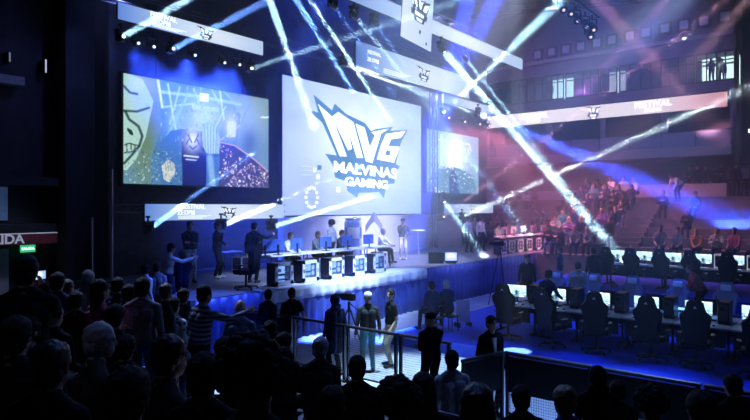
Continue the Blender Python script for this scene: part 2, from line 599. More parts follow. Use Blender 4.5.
CLOTH['camouflage'] = M_pattern('cloth_camouflage', (0.05, 0.08, 0.10), (0.55, 0.66, 0.72), 14.0, 'blot')
SHOE = M('shoe_black', (0.02, 0.02, 0.022), 0.5)
SHOEW = M('shoe_white', (0.7, 0.7, 0.72), 0.5)
EYEM = M('eye_dark', (0.03, 0.025, 0.025), 0.15)
LIP = M('lip', (0.40, 0.16, 0.14), 0.45)


def person(pose, loc, rz, label, top='black', bottom='jeans', skin=0, hair='dark', hs='short', sc=1.0, sleeve='long', group=None, far=False, shoe=None, coat=False, headset=None, mirror=False):
    me, hc, hr = body(pose, sleeve, far, coat)
    o = link('person', me, None, loc, rz)
    o.scale = (sc, -sc if mirror else sc, sc)
    tag(o, label, 'person', group)
    mats = [SKINS[skin], CLOTH[top], CLOTH[bottom], shoe or SHOE, EYEM, LIP, HAIRS['dark' if hair.endswith('cloth') else hair]]
    for sl, m in zip(o.material_slots, mats):
        sl.link = 'OBJECT'; sl.material = m
    h = link('cap' if hs == 'cap' else ('hood' if hs == 'hood' else 'hair'), hair_mesh(hs, far), o)
    h.matrix_local = Matrix.Translation(hc) @ hr.to_4x4()
    h.material_slots[0].link = 'OBJECT'
    h.material_slots[0].material = CLOTH[top] if hs == 'hood' else HAIRS[hair]
    if hs == 'cap':
        h2 = link('hair', hair_mesh('bald', far), o); h2.matrix_local = h.matrix_local.copy()
        h2.material_slots[0].link = 'OBJECT'; h2.material_slots[0].material = HAIRS['dark']
    if headset:
        k = link('headset', headset_mesh(), o); k.matrix_local = h.matrix_local.copy()
        k.material_slots[0].link = 'OBJECT'; k.material_slots[0].material = HAIRS['white_cloth' if headset == 'white' else 'black_cloth']
    return o


def grip(o, pose, key='hr'):
    """World point just past the palm of one hand."""
    p = POSES[pose]
    s = 1 if key == 'hl' else -1
    pel = V(p.get('pel', (0, 0, 0.93))); ln = Matrix.Rotation(R(p.get('lean', 0)), 3, 'Y')
    a = pel + ln @ V((0, 0, 0.435)) + V((0, s * 0.178, 0))
    el, wr = ik(a, a + V((0, 0, -0.0)) + V(p[key]), 0.29, 0.26, V(p.get('er' if s < 0 else 'el', (-1, s * 0.3, -0.3))))
    q = wr + (wr - el).normalized() * 0.11
    return V(o.location) + Matrix.Rotation(o.rotation_euler.z, 3, 'Z') @ (q * o.scale.x)


def top_of(pose):
    me, hc, hr = body(pose)
    return hc.z + 0.14
# ------------------------------------------------------------------ the hall
STEEL = M('dark_steel', (0.03, 0.032, 0.038), 0.45, 0.6)
ALU = M('aluminium', (0.45, 0.47, 0.50), 0.35, 0.9)
BLACKP = M('black_plastic', (0.012, 0.012, 0.014), 0.4)
WHITEP = M('white_plastic', (0.72, 0.74, 0.78), 0.35)
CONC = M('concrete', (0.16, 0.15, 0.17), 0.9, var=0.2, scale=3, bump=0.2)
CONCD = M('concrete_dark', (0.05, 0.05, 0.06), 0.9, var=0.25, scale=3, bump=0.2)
PLASTER = M('plaster_pale', (0.46, 0.44, 0.48), 0.85, var=0.1)
FLOORM = M('arena_floor', (0.46, 0.48, 0.52), 0.38, var=0.15, scale=1.2)
STAGEM = M('stage_deck', (0.15, 0.15, 0.18), 0.35, var=0.15, scale=2)
CARPET = M('blue_carpet', (0.02, 0.06, 0.60), 0.8, var=0.2, scale=30, bump=0.2)
CURT = M('black_drape', (0.06, 0.06, 0.075), 0.9, var=0.3, scale=4, bump=0.4)
WALLD = M('wall_dark', (0.045, 0.045, 0.055), 0.9, var=0.2, scale=2)
REDW = M('wall_red', (0.20, 0.03, 0.04), 0.8, var=0.2)

structure('floor', MB().box2((-4, -16, -0.15), (50, 26, 0)), FLOORM)
structure('ceiling', MB().box2((-4, -16, 19), (50, 26, 19.3)), WALLD)

TER = [(-4.0, 1.15, 2.0), (1.15, 1.9, 1.75), (1.9, 2.65, 1.5), (2.65, 3.4, 1.25), (3.4, 4.15, 1.0), (4.15, 4.9, 0.75), (4.9, 5.65, 0.5), (5.65, 6.4, 0.25)]


def terrace(x):
    for a, b, z in TER:
        if a <= x < b: return z
    return 0.0 if x > 0 else 2.0


mb = MB()
for a, b, z in TER: mb.box2((a, -15, 0.0), (b, 19.5, z))
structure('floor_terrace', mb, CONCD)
structure('floor_stage', MB().box2((8.2, 12.2, 0), (35, 18.2, 1.4)), STAGEM)
structure('floor_carpet', MB().box2((12.5, -9, 0), (20.6, 9.6, 0.3)), CARPET)
structure('floor_upper_carpet', MB().box2((20.6, -9, 0), (26.0, 9.6, 0.8)), CARPET)
mb = MB()
for k in range(7): mb.box2((26.4 + 0.85 * k, -9, 0), (26.4 + 0.85 * (k + 1) if k < 6 else 33.0, 11.7, 1.45 + 0.4 * k))
mb.box2((33.0, -9, 0), (42, 11.7, 4.1))
for k in range(6): mb.box2((35.9 + 0.85 * k, 11.7, 0), (35.9 + 0.85 * (k + 1), 25, 1.45 + 0.4 * k))
mb.box2((41.0, 11.7, 0), (43.5, 25, 4.1))
for k in range(14): mb.box2((26.15 + 0.425 * k, 7.5, 0), (26.15 + 0.425 * (k + 1), 8.5, 1.25 + 0.2 * (k + 1)))
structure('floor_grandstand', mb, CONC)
structure('trim_1', MB().box2((32.9, 5.0, 4.1), (33.05, 11.7, 4.75)).box2((40.9, 11.7, 4.1), (41.05, 25, 4.75)).box2((32.9, 11.6, 4.1), (41.0, 11.75, 4.75)), PLASTER)      # parapet in front of the upper walkway
structure('wall_stage', MB().box2((9.3, 18.2, 0), (33.6, 18.45, 17)), CURT)
structure('wall_back', MB().box2((-4.3, -16, 0), (-4, 26, 19)), WALLD)
structure('wall_side', MB().box2((-4, -16.3, 0), (50, -16, 19)), WALLD)
structure('wall_beyond', MB().box2((33.6, 25.7, 0), (50, 26, 19)), WALLD)

# exit side wall, its ledge, pillar, sign and door
structure('wall_exit', MB().box2((-4, 20, 0), (9.3, 20.3, 19)), WALLD)
structure('trim_2', MB().box2((-3, 19.55, 7.25), (7.4, 20, 7.5)), M('ledge_paint', (0.30, 0.30, 0.34), 0.8))
structure('trim_3', MB().box2((-3, 19.3, 4.25), (8.6, 20, 4.5)), WALLD)
structure('trim_4', MB().box2((7.75, 19.85, 0.0), (9.3, 20, 2.5)), REDW)
structure('trim_5', MB().box2((8.35, 19.0, 0), (9.25, 19.9, 17)), M('pillar_blue', (0.025, 0.028, 0.04), 0.9))
w = tag(MB().box2((3.0, 19.88, 3.2), (7.05, 19.98, 4.2)).build('window_1', M('pane_blue', (0.25, 0.36, 0.55), 0.25, emit=(0.10, 0.22, 0.5), es=0.12)), kind='structure')
MB().box2((3.0, 19.8, 4.2), (6.9, 20, 4.28)).build('window_frame', STEEL, w)
dr = tag(MB().box2((5.4, 19.8, 0.0), (7.05, 19.95, 2.35)).build('door_1', M('door_pale', (0.5, 0.5, 0.54), 0.6)), kind='structure')
MB().tube((5.4, 19.7, 1.05), (5.4, 19.8, 1.05), 0.03).build('door_handle', ALU, dr)
for x in (1.6, 3.4, 4.6, 5.6):
    MBq = MB().box2((x - 0.55, 19.9, 7.9), (x + 0.25, 19.99, 8.9))
    wd = tag(MBq.build('window_%d' % (int(x * 10)), M('pane_dull', (0.06, 0.05, 0.06), 0.3)), kind='structure')

t = thing('exit_canopy', 'dark canopy with a red fascia lettered SALIDA above the exit door', 'sign', (0, 0, 0))
MB().box2((4.6, 19.05, 2.82), (8.1, 19.98, 3.1)).build('canopy_roof', STEEL, t)
MB().box2((4.6, 19.0, 2.5), (8.1, 19.1, 2.82)).build('fascia', REDW, t)
MB().box2((4.6, 18.98, 2.81), (8.1, 19.0, 2.84)).build('edge_strip', M('edge_strip', (0.7, 0.7, 0.75), 0.4, emit=(0.6, 0.65, 0.8), es=0.25), t)
TX = Matrix.Translation((6.56, 18.985, 2.66)) @ Matrix.Rotation(R(90), 4, 'X')
text_mesh('lettering', 'SALIDA', 0.37, 0.010, M('letter_grey', (0.6, 0.62, 0.7), 0.5, emit=(0.45, 0.5, 0.65), es=0.35), t, TX)
t = thing('exit_sign', 'small green lit exit sign reading SALIDA under the red canopy', 'sign', (7.5, 19.6, 2.24))
MB().box((0, 0, 0.1), (0.42, 0.05, 0.22), bev=0.01).build('housing', M('sign_green', (0.03, 0.35, 0.16), 0.4, emit=(0.03, 0.5, 0.2), es=0.9), t)
text_mesh('lettering', 'SALIDA', 0.11, 0.003, M('sign_white', (0.9, 1, 0.95), 0.4, emit=(0.8, 1, 0.9), es=1.5), t, Matrix.Translation((0, -0.03, 0.1)) @ Matrix.Rotation(R(90), 4, 'X'))
MB().box2((-0.02, -0.0, 0.21), (0.02, 0.4, 0.25)).build('bracket', STEEL, t)
for i, (px, y0, y1, d) in enumerate([(44.5, 60, 73, 17.8), (68, 64, 77, 18.3), (8.5, 53, 62, 17.4)]):
    a = onY(px, y1, 19.75); b = onY(px, y0, 19.75)
    o = thing('slit_lamp', ['narrow white slit lamp over the dark ledge, middle of three', 'bright narrow slit lamp at the pillar end of the dark ledge', 'dim narrow slit lamp on the dark ledge farthest from the pillar'][i], 'lamp', (a.x, 19.75, a.z))
    h = b.z - a.z
    MB().box((0, 0.06, h / 2), (0.09, 0.3, h + 0.06)).build('housing', STEEL, o)
    MB().box((0, -0.1, h / 2), (0.035, 0.03, h)).build('tube', M('slit_glow_%d' % i, (1, 1, 1), emit=(0.8, 0.85, 1), es=[0.5, 0.9, 0.15][i]), o)

# ------------------------------------------------------------------ far building above the grandstand (plane X = 42)
BX = 42.0
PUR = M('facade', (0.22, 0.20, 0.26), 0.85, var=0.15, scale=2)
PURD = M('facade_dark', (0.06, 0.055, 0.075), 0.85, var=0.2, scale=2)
Y0, Y1 = 6.0, 25.6
mb = MB().box2((44.6, Y0, 0), (45, Y1, 19)).box2((42, Y0, 10.75), (45, Y1, 11.35)).box2((42, Y0 - 0.1, 13.2), (45, Y1, 14.1)).box2((42.3, Y0, 14.1), (45, Y1, 17.6)).box2((42, Y0 - 0.05, 0), (45, Y0, 17.6))
structure('wall_far', mb, PUR)
structure('trim_6', MB().box2((41.2, Y0, 6.75), (44.6, Y1, 7.35)), PLASTER)
structure('trim_7', MB().box2((41.85, Y0, 14.1), (42.3, Y1, 14.35)), PLASTER)
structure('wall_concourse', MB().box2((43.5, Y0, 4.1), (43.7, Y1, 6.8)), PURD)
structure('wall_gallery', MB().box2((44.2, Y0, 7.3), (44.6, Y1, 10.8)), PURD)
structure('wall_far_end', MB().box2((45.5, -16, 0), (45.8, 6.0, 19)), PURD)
# balcony glass, one pane per bay
GL = M_glass('balcony_glass', (0.45, 0.52, 0.72), 0.5, 0.15)
bay = 1.95
k = 0
while Y0 + bay * (k + 1) < Y1:
    ya = Y0 + bay * k
    g = tag(MB().box2((41.3, ya + 0.03, 7.35), (41.33, ya + bay - 0.03, 8.3)).build('window_%d' % (100 + k), GL), kind='structure')
    f = MB().box2((41.28, ya + bay - 0.03, 7.35), (41.36, ya + bay + 0.03, 8.32)).box2((41.28, ya, 8.28), (41.36, ya + bay, 8.34))
    f.build('window_frame', STEEL, g)
    if k % 2 == 0:
        structure('trim_%d' % (20 + k), MB().box2((42.0, ya - 0.15, 7.35), (42.5, ya + 0.2, 10.75)), PUR)
    k += 1
# office windows of the upper floor: (px range, how lit)
OFF = [(512, 527, 0), (527, 542, 0), (543, 551, 2), (552, 563, 2), (566, 582, 0), (584, 598, 0), (601, 616, 1), (620, 640, 0), (642, 660, 0), (662, 678, 0), (679, 694, 0), (697, 716, 3), (717, 734, 3)]
for i, (pa, pb, lit) in enumerate(OFF):
    ya, yb = sorted((onX(pa, 80, BX).y, onX(pb, 80, BX).y))
    em = [(0.03, 0.03, 0.06), (0.35, 0.42, 0.55), (0.40, 0.62, 0.72), (0.50, 0.75, 0.72)][lit]
    z0, z1 = 11.35, 13.2
    back = M('office_lit_%d' % lit, (0.3, 0.3, 0.34), 0.7, emit=em, es=[0.10, 1.8, 3.0, 4.0][lit], var=0.35, scale=1.5)
    g = tag(MB().box2((42.04, ya, z0 + 0.1), (42.07, yb, z1 - 0.1)).build('window_%d' % (40 + i), M_glass('office_glass', (0.25, 0.28, 0.38), 0.25, 0.08)), kind='structure')
    f = MB()
    f.box2((42.0, ya - 0.06, z0), (42.1, ya, z1)).box2((42.0, yb, z0), (42.1, yb + 0.06, z1)).box2((42.0, ya, z0), (42.1, yb, z0 + 0.1)).box2((42.0, ya, z1 - 0.12), (42.1, yb, z1))
    f.box2((42.0, (ya + yb) / 2 - 0.03, z0), (42.1, (ya + yb) / 2 + 0.03, z1)).box2((42.0, ya, z0 + 1.25), (42.1, yb, z0 + 1.31))
    f.build('window_frame', STEEL, g)
    structure('wall_office_%d' % i, MB().box2((43.9, ya - 0.05, z0), (44.0, yb + 0.05, z1)), back)
    if lit == 3:
        structure('trim_%d' % (60 + i), MB().box2((43.7, ya, z0), (43.85, ya + 0.25, z1)).box2((43.7, ya, z1 - 0.5), (43.85, yb, z1 - 0.4)), PLASTER)
# row of small square windows under the roof
for i, (px, py) in enumerate([(725, 16.5), (704, 21), (684, 25), (665, 28.5), (646, 32.5), (630, 36), (612, 40), (597, 43), (581, 46.5), (566, 49.5), (552, 52), (538, 55)]):
    c = onX(px, py, 42.3)
    g = tag(MB().box2((42.2, c.y - 0.24, c.z - 0.26), (42.26, c.y + 0.24, c.z + 0.26)).build('window_%d' % (70 + i), M('square_pane', (0.5, 0.52, 0.66), 0.4, emit=(0.25, 0.27, 0.45), es=0.12)), kind='structure')
    MB().box2((42.24, c.y - 0.4, c.z - 0.45), (42.31, c.y + 0.4, c.z + 0.4)).build('window_frame', PURD, g)
# neighbouring bay past the building's end
g = tag(MB().box2((45.4, 3.6, 10.6), (45.46, 5.6, 12.6)).build('window_90', M('bay_pane', (0.4, 0.45, 0.5), 0.4, emit=(0.45, 0.62, 0.72), es=0.5)), kind='structure')
f = MB()
for q in range(4): f.box2((45.3, 3.6 + q * 0.65, 10.6), (45.42, 3.68 + q * 0.65, 12.6))
f.box2((45.3, 3.6, 11.2), (45.42, 5.6, 11.3)).build('window_frame', STEEL, g)
structure('trim_90', MB().box2((43.5, -8, 6.3), (45.5, 5.9, 6.75)), M('fascia_red', (0.22, 0.06, 0.09), 0.8))
c = onX(744, 131, 44)
o = thing('strip_lamp', 'bright white strip lamp past the end of the far building', 'lamp', (44, c.y - 1.15, c.z))
MB().box((0.15, 0, 0), (0.3, 2.0, 0.3)).build('housing', STEEL, o)
MB().box((-0.03, 0, -0.02), (0.08, 1.8, 0.2)).build('tube', M('strip_glow', (1, 1, 1), emit=(0.85, 0.95, 1), es=4), o)
MB().box((0.15, 0, -1.0), (0.3, 0.3, 2.0)).build('bracket', STEEL, o)


# ------------------------------------------------------------------ lighting rig
def truss(label, p0, p1, s=0.34, step=0.5, name='lighting_truss', mat=None):
    p0, p1 = Vector(p0), Vector(p1)
    ax = (p1 - p0).normalized()
    t_ = Vector((0, 0, 1)) if abs(ax.z) < 0.9 else Vector((1, 0, 0))
    u = ax.cross(t_).normalized(); w_ = u.cross(ax).normalized()
    o = thing(name, label, 'truss', p0)
    L = (p1 - p0).length
    cs = [(u * a + w_ * b) * (s / 2) for a, b in ((-1, -1), (1, -1), (1, 1), (-1, 1))]
    mat = mat or ALU_D
    for c in cs:
        MB().tube(c, c + ax * L, 0.025, n=6).build('chord', mat, o)
    lb = MB()
    n = max(2, int(L / step))
    for i in range(n):
        for q in range(4):
            a, b = cs[q], cs[(q + 1) % 4]
            if i % 2: a, b = b, a
            lb.tube(a + ax * (L * i / n), b + ax * (L * (i + 1) / n), 0.011, n=5)
    lb.build('lattice', mat, o)
    return o


ALU_D = M('truss_dark', (0.12, 0.12, 0.14), 0.5, 0.7)
truss('long dark lighting truss along the stage above the side screens', (8.5, 16.9, 9.75), (34.5, 16.9, 9.75))
truss('dark lighting truss behind the big tilted logo banner', (14.6, 15.4, 10.3), (24.5, 15.4, 10.3))
truss('dark lighting truss carrying the high blank strip banner', (11.5, 12.4, 10.6), (22.5, 12.4, 10.6))
truss('slim low truss bar behind the low banner near the exit', (8.9, 16.95, 3.55), (15.4, 16.95, 3.55), 0.22)
truss('slim low truss bar behind the low banner by the grandstand', (26.5, 16.95, 3.55), (33.0, 16.95, 3.55), 0.22)
truss('upright truss tower between the big screen and the grandstand-side screen', (26.35, 17.4, 1.4), (26.35, 17.4, 9.6), 0.3)
truss('thin horizontal truss high in front of the far building', onX(470, 12, 30), onX(640, -4, 30), 0.5)
truss('sloped truss dropping from the roof above the stage front', onX(558, -6, 17.5), onX(592, 22, 17.5), 0.4)
for lab, px in (('thin scaffold pole between the exit wall and stage', 92), ('thin scaffold pole close beside the stage end', 112)):
    a = onY(px, 285, 17.0)
    o = thing('scaffold_pole', lab, 'pole', (a.x, 17.0, 0 if a.x < 8.2 else 1.4))
    MB().tube((0, 0, 0), (0, 0, 3.3), 0.03).build('tube', ALU, o)
    MB().lathe([(0.16, 0), (0.16, 0.02), (0.05, 0.03)], n=12).build('base_plate', STEEL, o)

_mh_base = MB().box((0, 0, -0.06), (0.30, 0.22, 0.12), bev=0.02).mesh('base', BLACKP)
_mh_clamp = MB().tube((0, 0, 0), (0, 0, 0.14), 0.03).box((0, 0, 0.14), (0.08, 0.12, 0.06)).mesh('clamp', STEEL)
_mh_yoke = MB().box((0, 0, -0.135), (0.30, 0.10, 0.03)).box((-0.145, 0, -0.24), (0.03, 0.09, 0.2)).box((0.145, 0, -0.24), (0.03, 0.09, 0.2)).mesh('yoke', BLACKP)
_mh_head = MB().lathe([(0.07, -0.17), (0.105, -0.13), (0.115, 0.02), (0.118, 0.15), (0.10, 0.17)], n=18).mesh('head', BLACKP, True)
_par_can = MB().lathe([(0.07, -0.16), (0.10, -0.12), (0.115, 0.14), (0.125, 0.15), (0.12, 0.17), (0.09, 0.165)], n=18).mesh('can', BLACKP, True)


def lens_mesh(nm, col, es, r=0.045):
    key = 'lens_' + nm
    if key in MATS: return MATS[key + '_me']
    m = M(key, col, 0.2, emit=col, es=es, var=0.0)
    MATS[key + '_me'] = MB().ball((0, 0, 0.155), (r, r, 0.055), 14, 8).mesh('lens', m, True)
    return MATS[key + '_me']


def lamp_unit(pos, aim, label, col, es, nm, kind='moving_head_lamp', group=None):
    """A lamp hung at pos whose head looks along aim."""
    d = Vector(aim).normalized()
    o = thing(kind, label, 'stage light', pos, 0, group)
    pan = math.atan2(d.y, d.x) + PI / 2
    if kind == 'moving_head_lamp':
        link('clamp', _mh_clamp, o, (0, 0, 0.24)); link('base', _mh_base, o, (0, 0, 0.24))
        y = link('yoke', _mh_yoke, o, (0, 0, 0.24)); y.rotation_euler = (0, 0, pan)
        h = link('head', _mh_head, o)
    else:
        b = MB().box((-0.14, 0, 0.1), (0.02, 0.05, 0.26)).box((0.14, 0, 0.1), (0.02, 0.05, 0.26)).box((0, 0, 0.23), (0.3, 0.05, 0.02)).tube((0, 0, 0.23), (0, 0, 0.36), 0.025)
        y = b.build('bracket', STEEL, o); y.rotation_euler = (0, 0, pan)
        h = link('head', _par_can, o)
    h.rotation_mode = 'QUATERNION'; h.rotation_quaternion = d.to_track_quat('Z', 'Y')
    link('lens', lens_mesh(nm, col, es), h)
    return o


def area_beam(pos, aim, col, watt, size=0.2, spread=1.6):
    d = Vector(aim).normalized()
    l = bpy.data.lights.new('beam', 'AREA'); l.shape = 'DISK'; l.size = size; l.spread = R(spread); l.energy = watt; l.color = col
    o = link('beam', l); o.location = Vector(pos) + d * 0.24
    o.rotation_mode = 'QUATERNION'; o.rotation_quaternion = d.to_track_quat('-Z', 'Y')
    return o


def spot(pos, at, col, watt, ang=50, blend=0.6, soft=0.15):
    d = (Vector(at) - Vector(pos)).normalized()
    l = bpy.data.lights.new('spot', 'SPOT'); l.spot_size = R(ang); l.spot_blend = blend; l.shadow_soft_size = soft; l.energy = watt; l.color = col
    o = link('spot', l); o.location = pos
    o.rotation_mode = 'QUATERNION'; o.rotation_quaternion = d.to_track_quat('-Z', 'Y')
    return o
# ------------------------------------------------------------------ logo traced in a 440 x 420 frame, brought to unit width
LOGO_OUT = [(48, 34), (112, 80), (122, 52), (165, 84), (238, 106), (264, 136), (284, 124), (360, 102), (346, 122), (430, 105), (396, 168), (372, 262), (392, 272), (372, 296), (366, 346), (330, 352),
            (326, 378), (318, 410), (298, 386), (214, 392), (206, 412), (170, 386), (164, 348), (124, 336), (114, 286), (88, 248), (130, 250), (78, 132), (22, 88), (64, 98)]
LOGO_WH = [[(62, 66), (112, 104), (166, 250), (140, 252), (88, 122)],
           [(112, 104), (134, 82), (192, 112), (230, 250), (206, 252), (172, 150), (186, 218), (172, 226)],
           [(200, 116), (236, 126), (258, 204), (280, 150), (264, 140), (340, 114), (306, 140), (268, 268), (242, 262)],
           [(328, 138), (418, 112), (394, 146), (350, 158), (322, 228), (344, 230), (351, 208), (334, 207), (342, 188), (390, 186), (364, 257), (288, 250), (306, 188)]]
LOGO_BAR = [(134, 268), (360, 276), (348, 330), (140, 322)]


def unit(p):
    return ((p[0] - 226) / 408.0, (222 - p[1]) / 408.0)


def put(O, ex, ez, n, off):
    return lambda p: O + ex * p[0] + ez * p[1] + n * off


def logo(parent, O, ex, ez, size, m_out, m_white, words_=True, thick=0.012, line=False, tall=1.0):
    O, ex, ez = Vector(O), Vector(ex).normalized() * size, Vector(ez).normalized() * size * tall
    n = ex.normalized().cross(ez.normalized())
    if line:
        # small print version: dark outlined letters over a dark edged name bar
        db, wb = MB(), MB()
        for q in LOGO_WH + [LOGO_BAR, [(176, 336), (326, 340), (314, 384), (190, 382)]]:
            cx_, cy_ = sum(p[0] for p in q) / len(q), sum(p[1] for p in q) / len(q)
            for bb, k, o_ in ((db, 1.22, 0.004), (wb, 0.66, 0.008)):
                bb.prism([unit((cx_ + (p[0] - cx_) * k, cy_ + (p[1] - cy_) * k)) for p in q], put(O, ex, ez, n, o_), put(O, ex, ez, n, o_ + thick))
        db.build('emblem', m_out, parent)
        wb.build('emblem_letters', m_white, parent)
        return
    MB().prism([unit(p) for p in LOGO_OUT], put(O, ex, ez, n, 0.004), put(O, ex, ez, n, 0.004 + thick)).build('emblem', m_out, parent)
    wb = MB()
    for q in LOGO_WH:
        wb.prism([unit(p) for p in q], put(O, ex, ez, n, 0.006 + thick), put(O, ex, ez, n, 0.006 + 1.5 * thick))
    wb.build('emblem_letters', m_white, parent)
    if words_:
        for body_, c, sz, sp in (('MALVINAS', (246, 301), 0.138, 0.98), ('GAMING', (248, 353), 0.112, 0.98)):
            u = unit(c)
            B = Matrix((ex.normalized(), ez.normalized(), n)).transposed().to_4x4()
            T = Matrix.Translation(O + ex * u[0] + ez * u[1] + n * (0.008 + thick)) @ B @ Matrix.Diagonal((1, tall, 1, 1)) @ Matrix.Rotation(R(-2.5), 4, 'Z')
            text_mesh('lettering', body_, size * sz, size * 0.005, m_white, parent, T, sp)


EX, EZ = Vector((1, 0, 0)), Vector((0, 0, 1))
LOGO_BLUE = M('logo_blue', (0.05, 0.10, 0.2), 0.5, emit=(0.075, 0.20, 0.38), es=1.5, var=0.35, scale=0.8)
LOGO_WHITE = M('logo_white', (0.9, 0.95, 1), 0.5, emit=(0.80, 0.90, 1.0), es=1.9, var=0.0)
INK = M('banner_ink', (0.02, 0.03, 0.05), 0.6, emit=(0.02, 0.03, 0.05), es=0.5)
INK_W = M('banner_white', (0.9, 0.9, 0.95), 0.6, emit=(0.85, 0.92, 1.0), es=1.45)


def screen(name, label, tl, br, Y, paint, mat, nx, nz, rim=0.06):
    a, b = onY(*tl, Y), onY(*br, Y)
    o = thing(name, label, 'screen', (a.x, Y, b.z))
    W, H = b.x - a.x, a.z - b.z
    MB().box2((-rim, 0.02, -rim), (W + rim, 0.22, H + rim)).build('housing', BLACKP, o)
    led('display', o, (0, 0, H), (W, 0, 0), (0, 0, -H), nx, nz, paint, mat)
    h = MB()
    for x in (0.2 * W, 0.8 * W): h.tube((x, 0.1, H), (x, 0.1, 9.9 - b.z if H < 4.5 else H + 0.6), 0.02)
    h.build('hanger', STEEL, o)
    return o, W, H


NZ = np.random.RandomState(4)


def paint_main(s, t):
    img = np.ones(s.shape + (3,)) * lin((112, 140, 216))
    img = fill(img, glow(s, t, (0.5, 0.42), (0.42, 0.5)), (216, 230, 250), 0.95)
    img = fill(img, glow(s, t, (0.12, 0.75), (0.18, 0.3)), (150, 165, 222), 0.6)
    img = fill(img, glow(s, t, (0.9, 0.3), (0.16, 0.4)), (150, 170, 216), 0.6)
    n = NZ.rand(8, 12)
    yi, xi = t * 6.99, s * 10.99
    y0, x0 = yi.astype(int), xi.astype(int); fy, fx = yi - y0, xi - x0
    nn = n[y0, x0] * (1 - fy) * (1 - fx) + n[y0 + 1, x0] * fy * (1 - fx) + n[y0, x0 + 1] * (1 - fy) * fx + n[y0 + 1, x0 + 1] * fy * fx
    return img * (0.88 + 0.24 * nn[..., None])


def homog(src, dst):
    A, B = [], []
    for (x, y), (u, v) in zip(src, dst):
        A += [[x, y, 1, 0, 0, 0, -u * x, -u * y], [0, 0, 0, x, y, 1, -v * x, -v * y]]; B += [u, v]
    h = np.linalg.solve(np.array(A, float), np.array(B, float))
    return np.append(h, 1).reshape(3, 3)


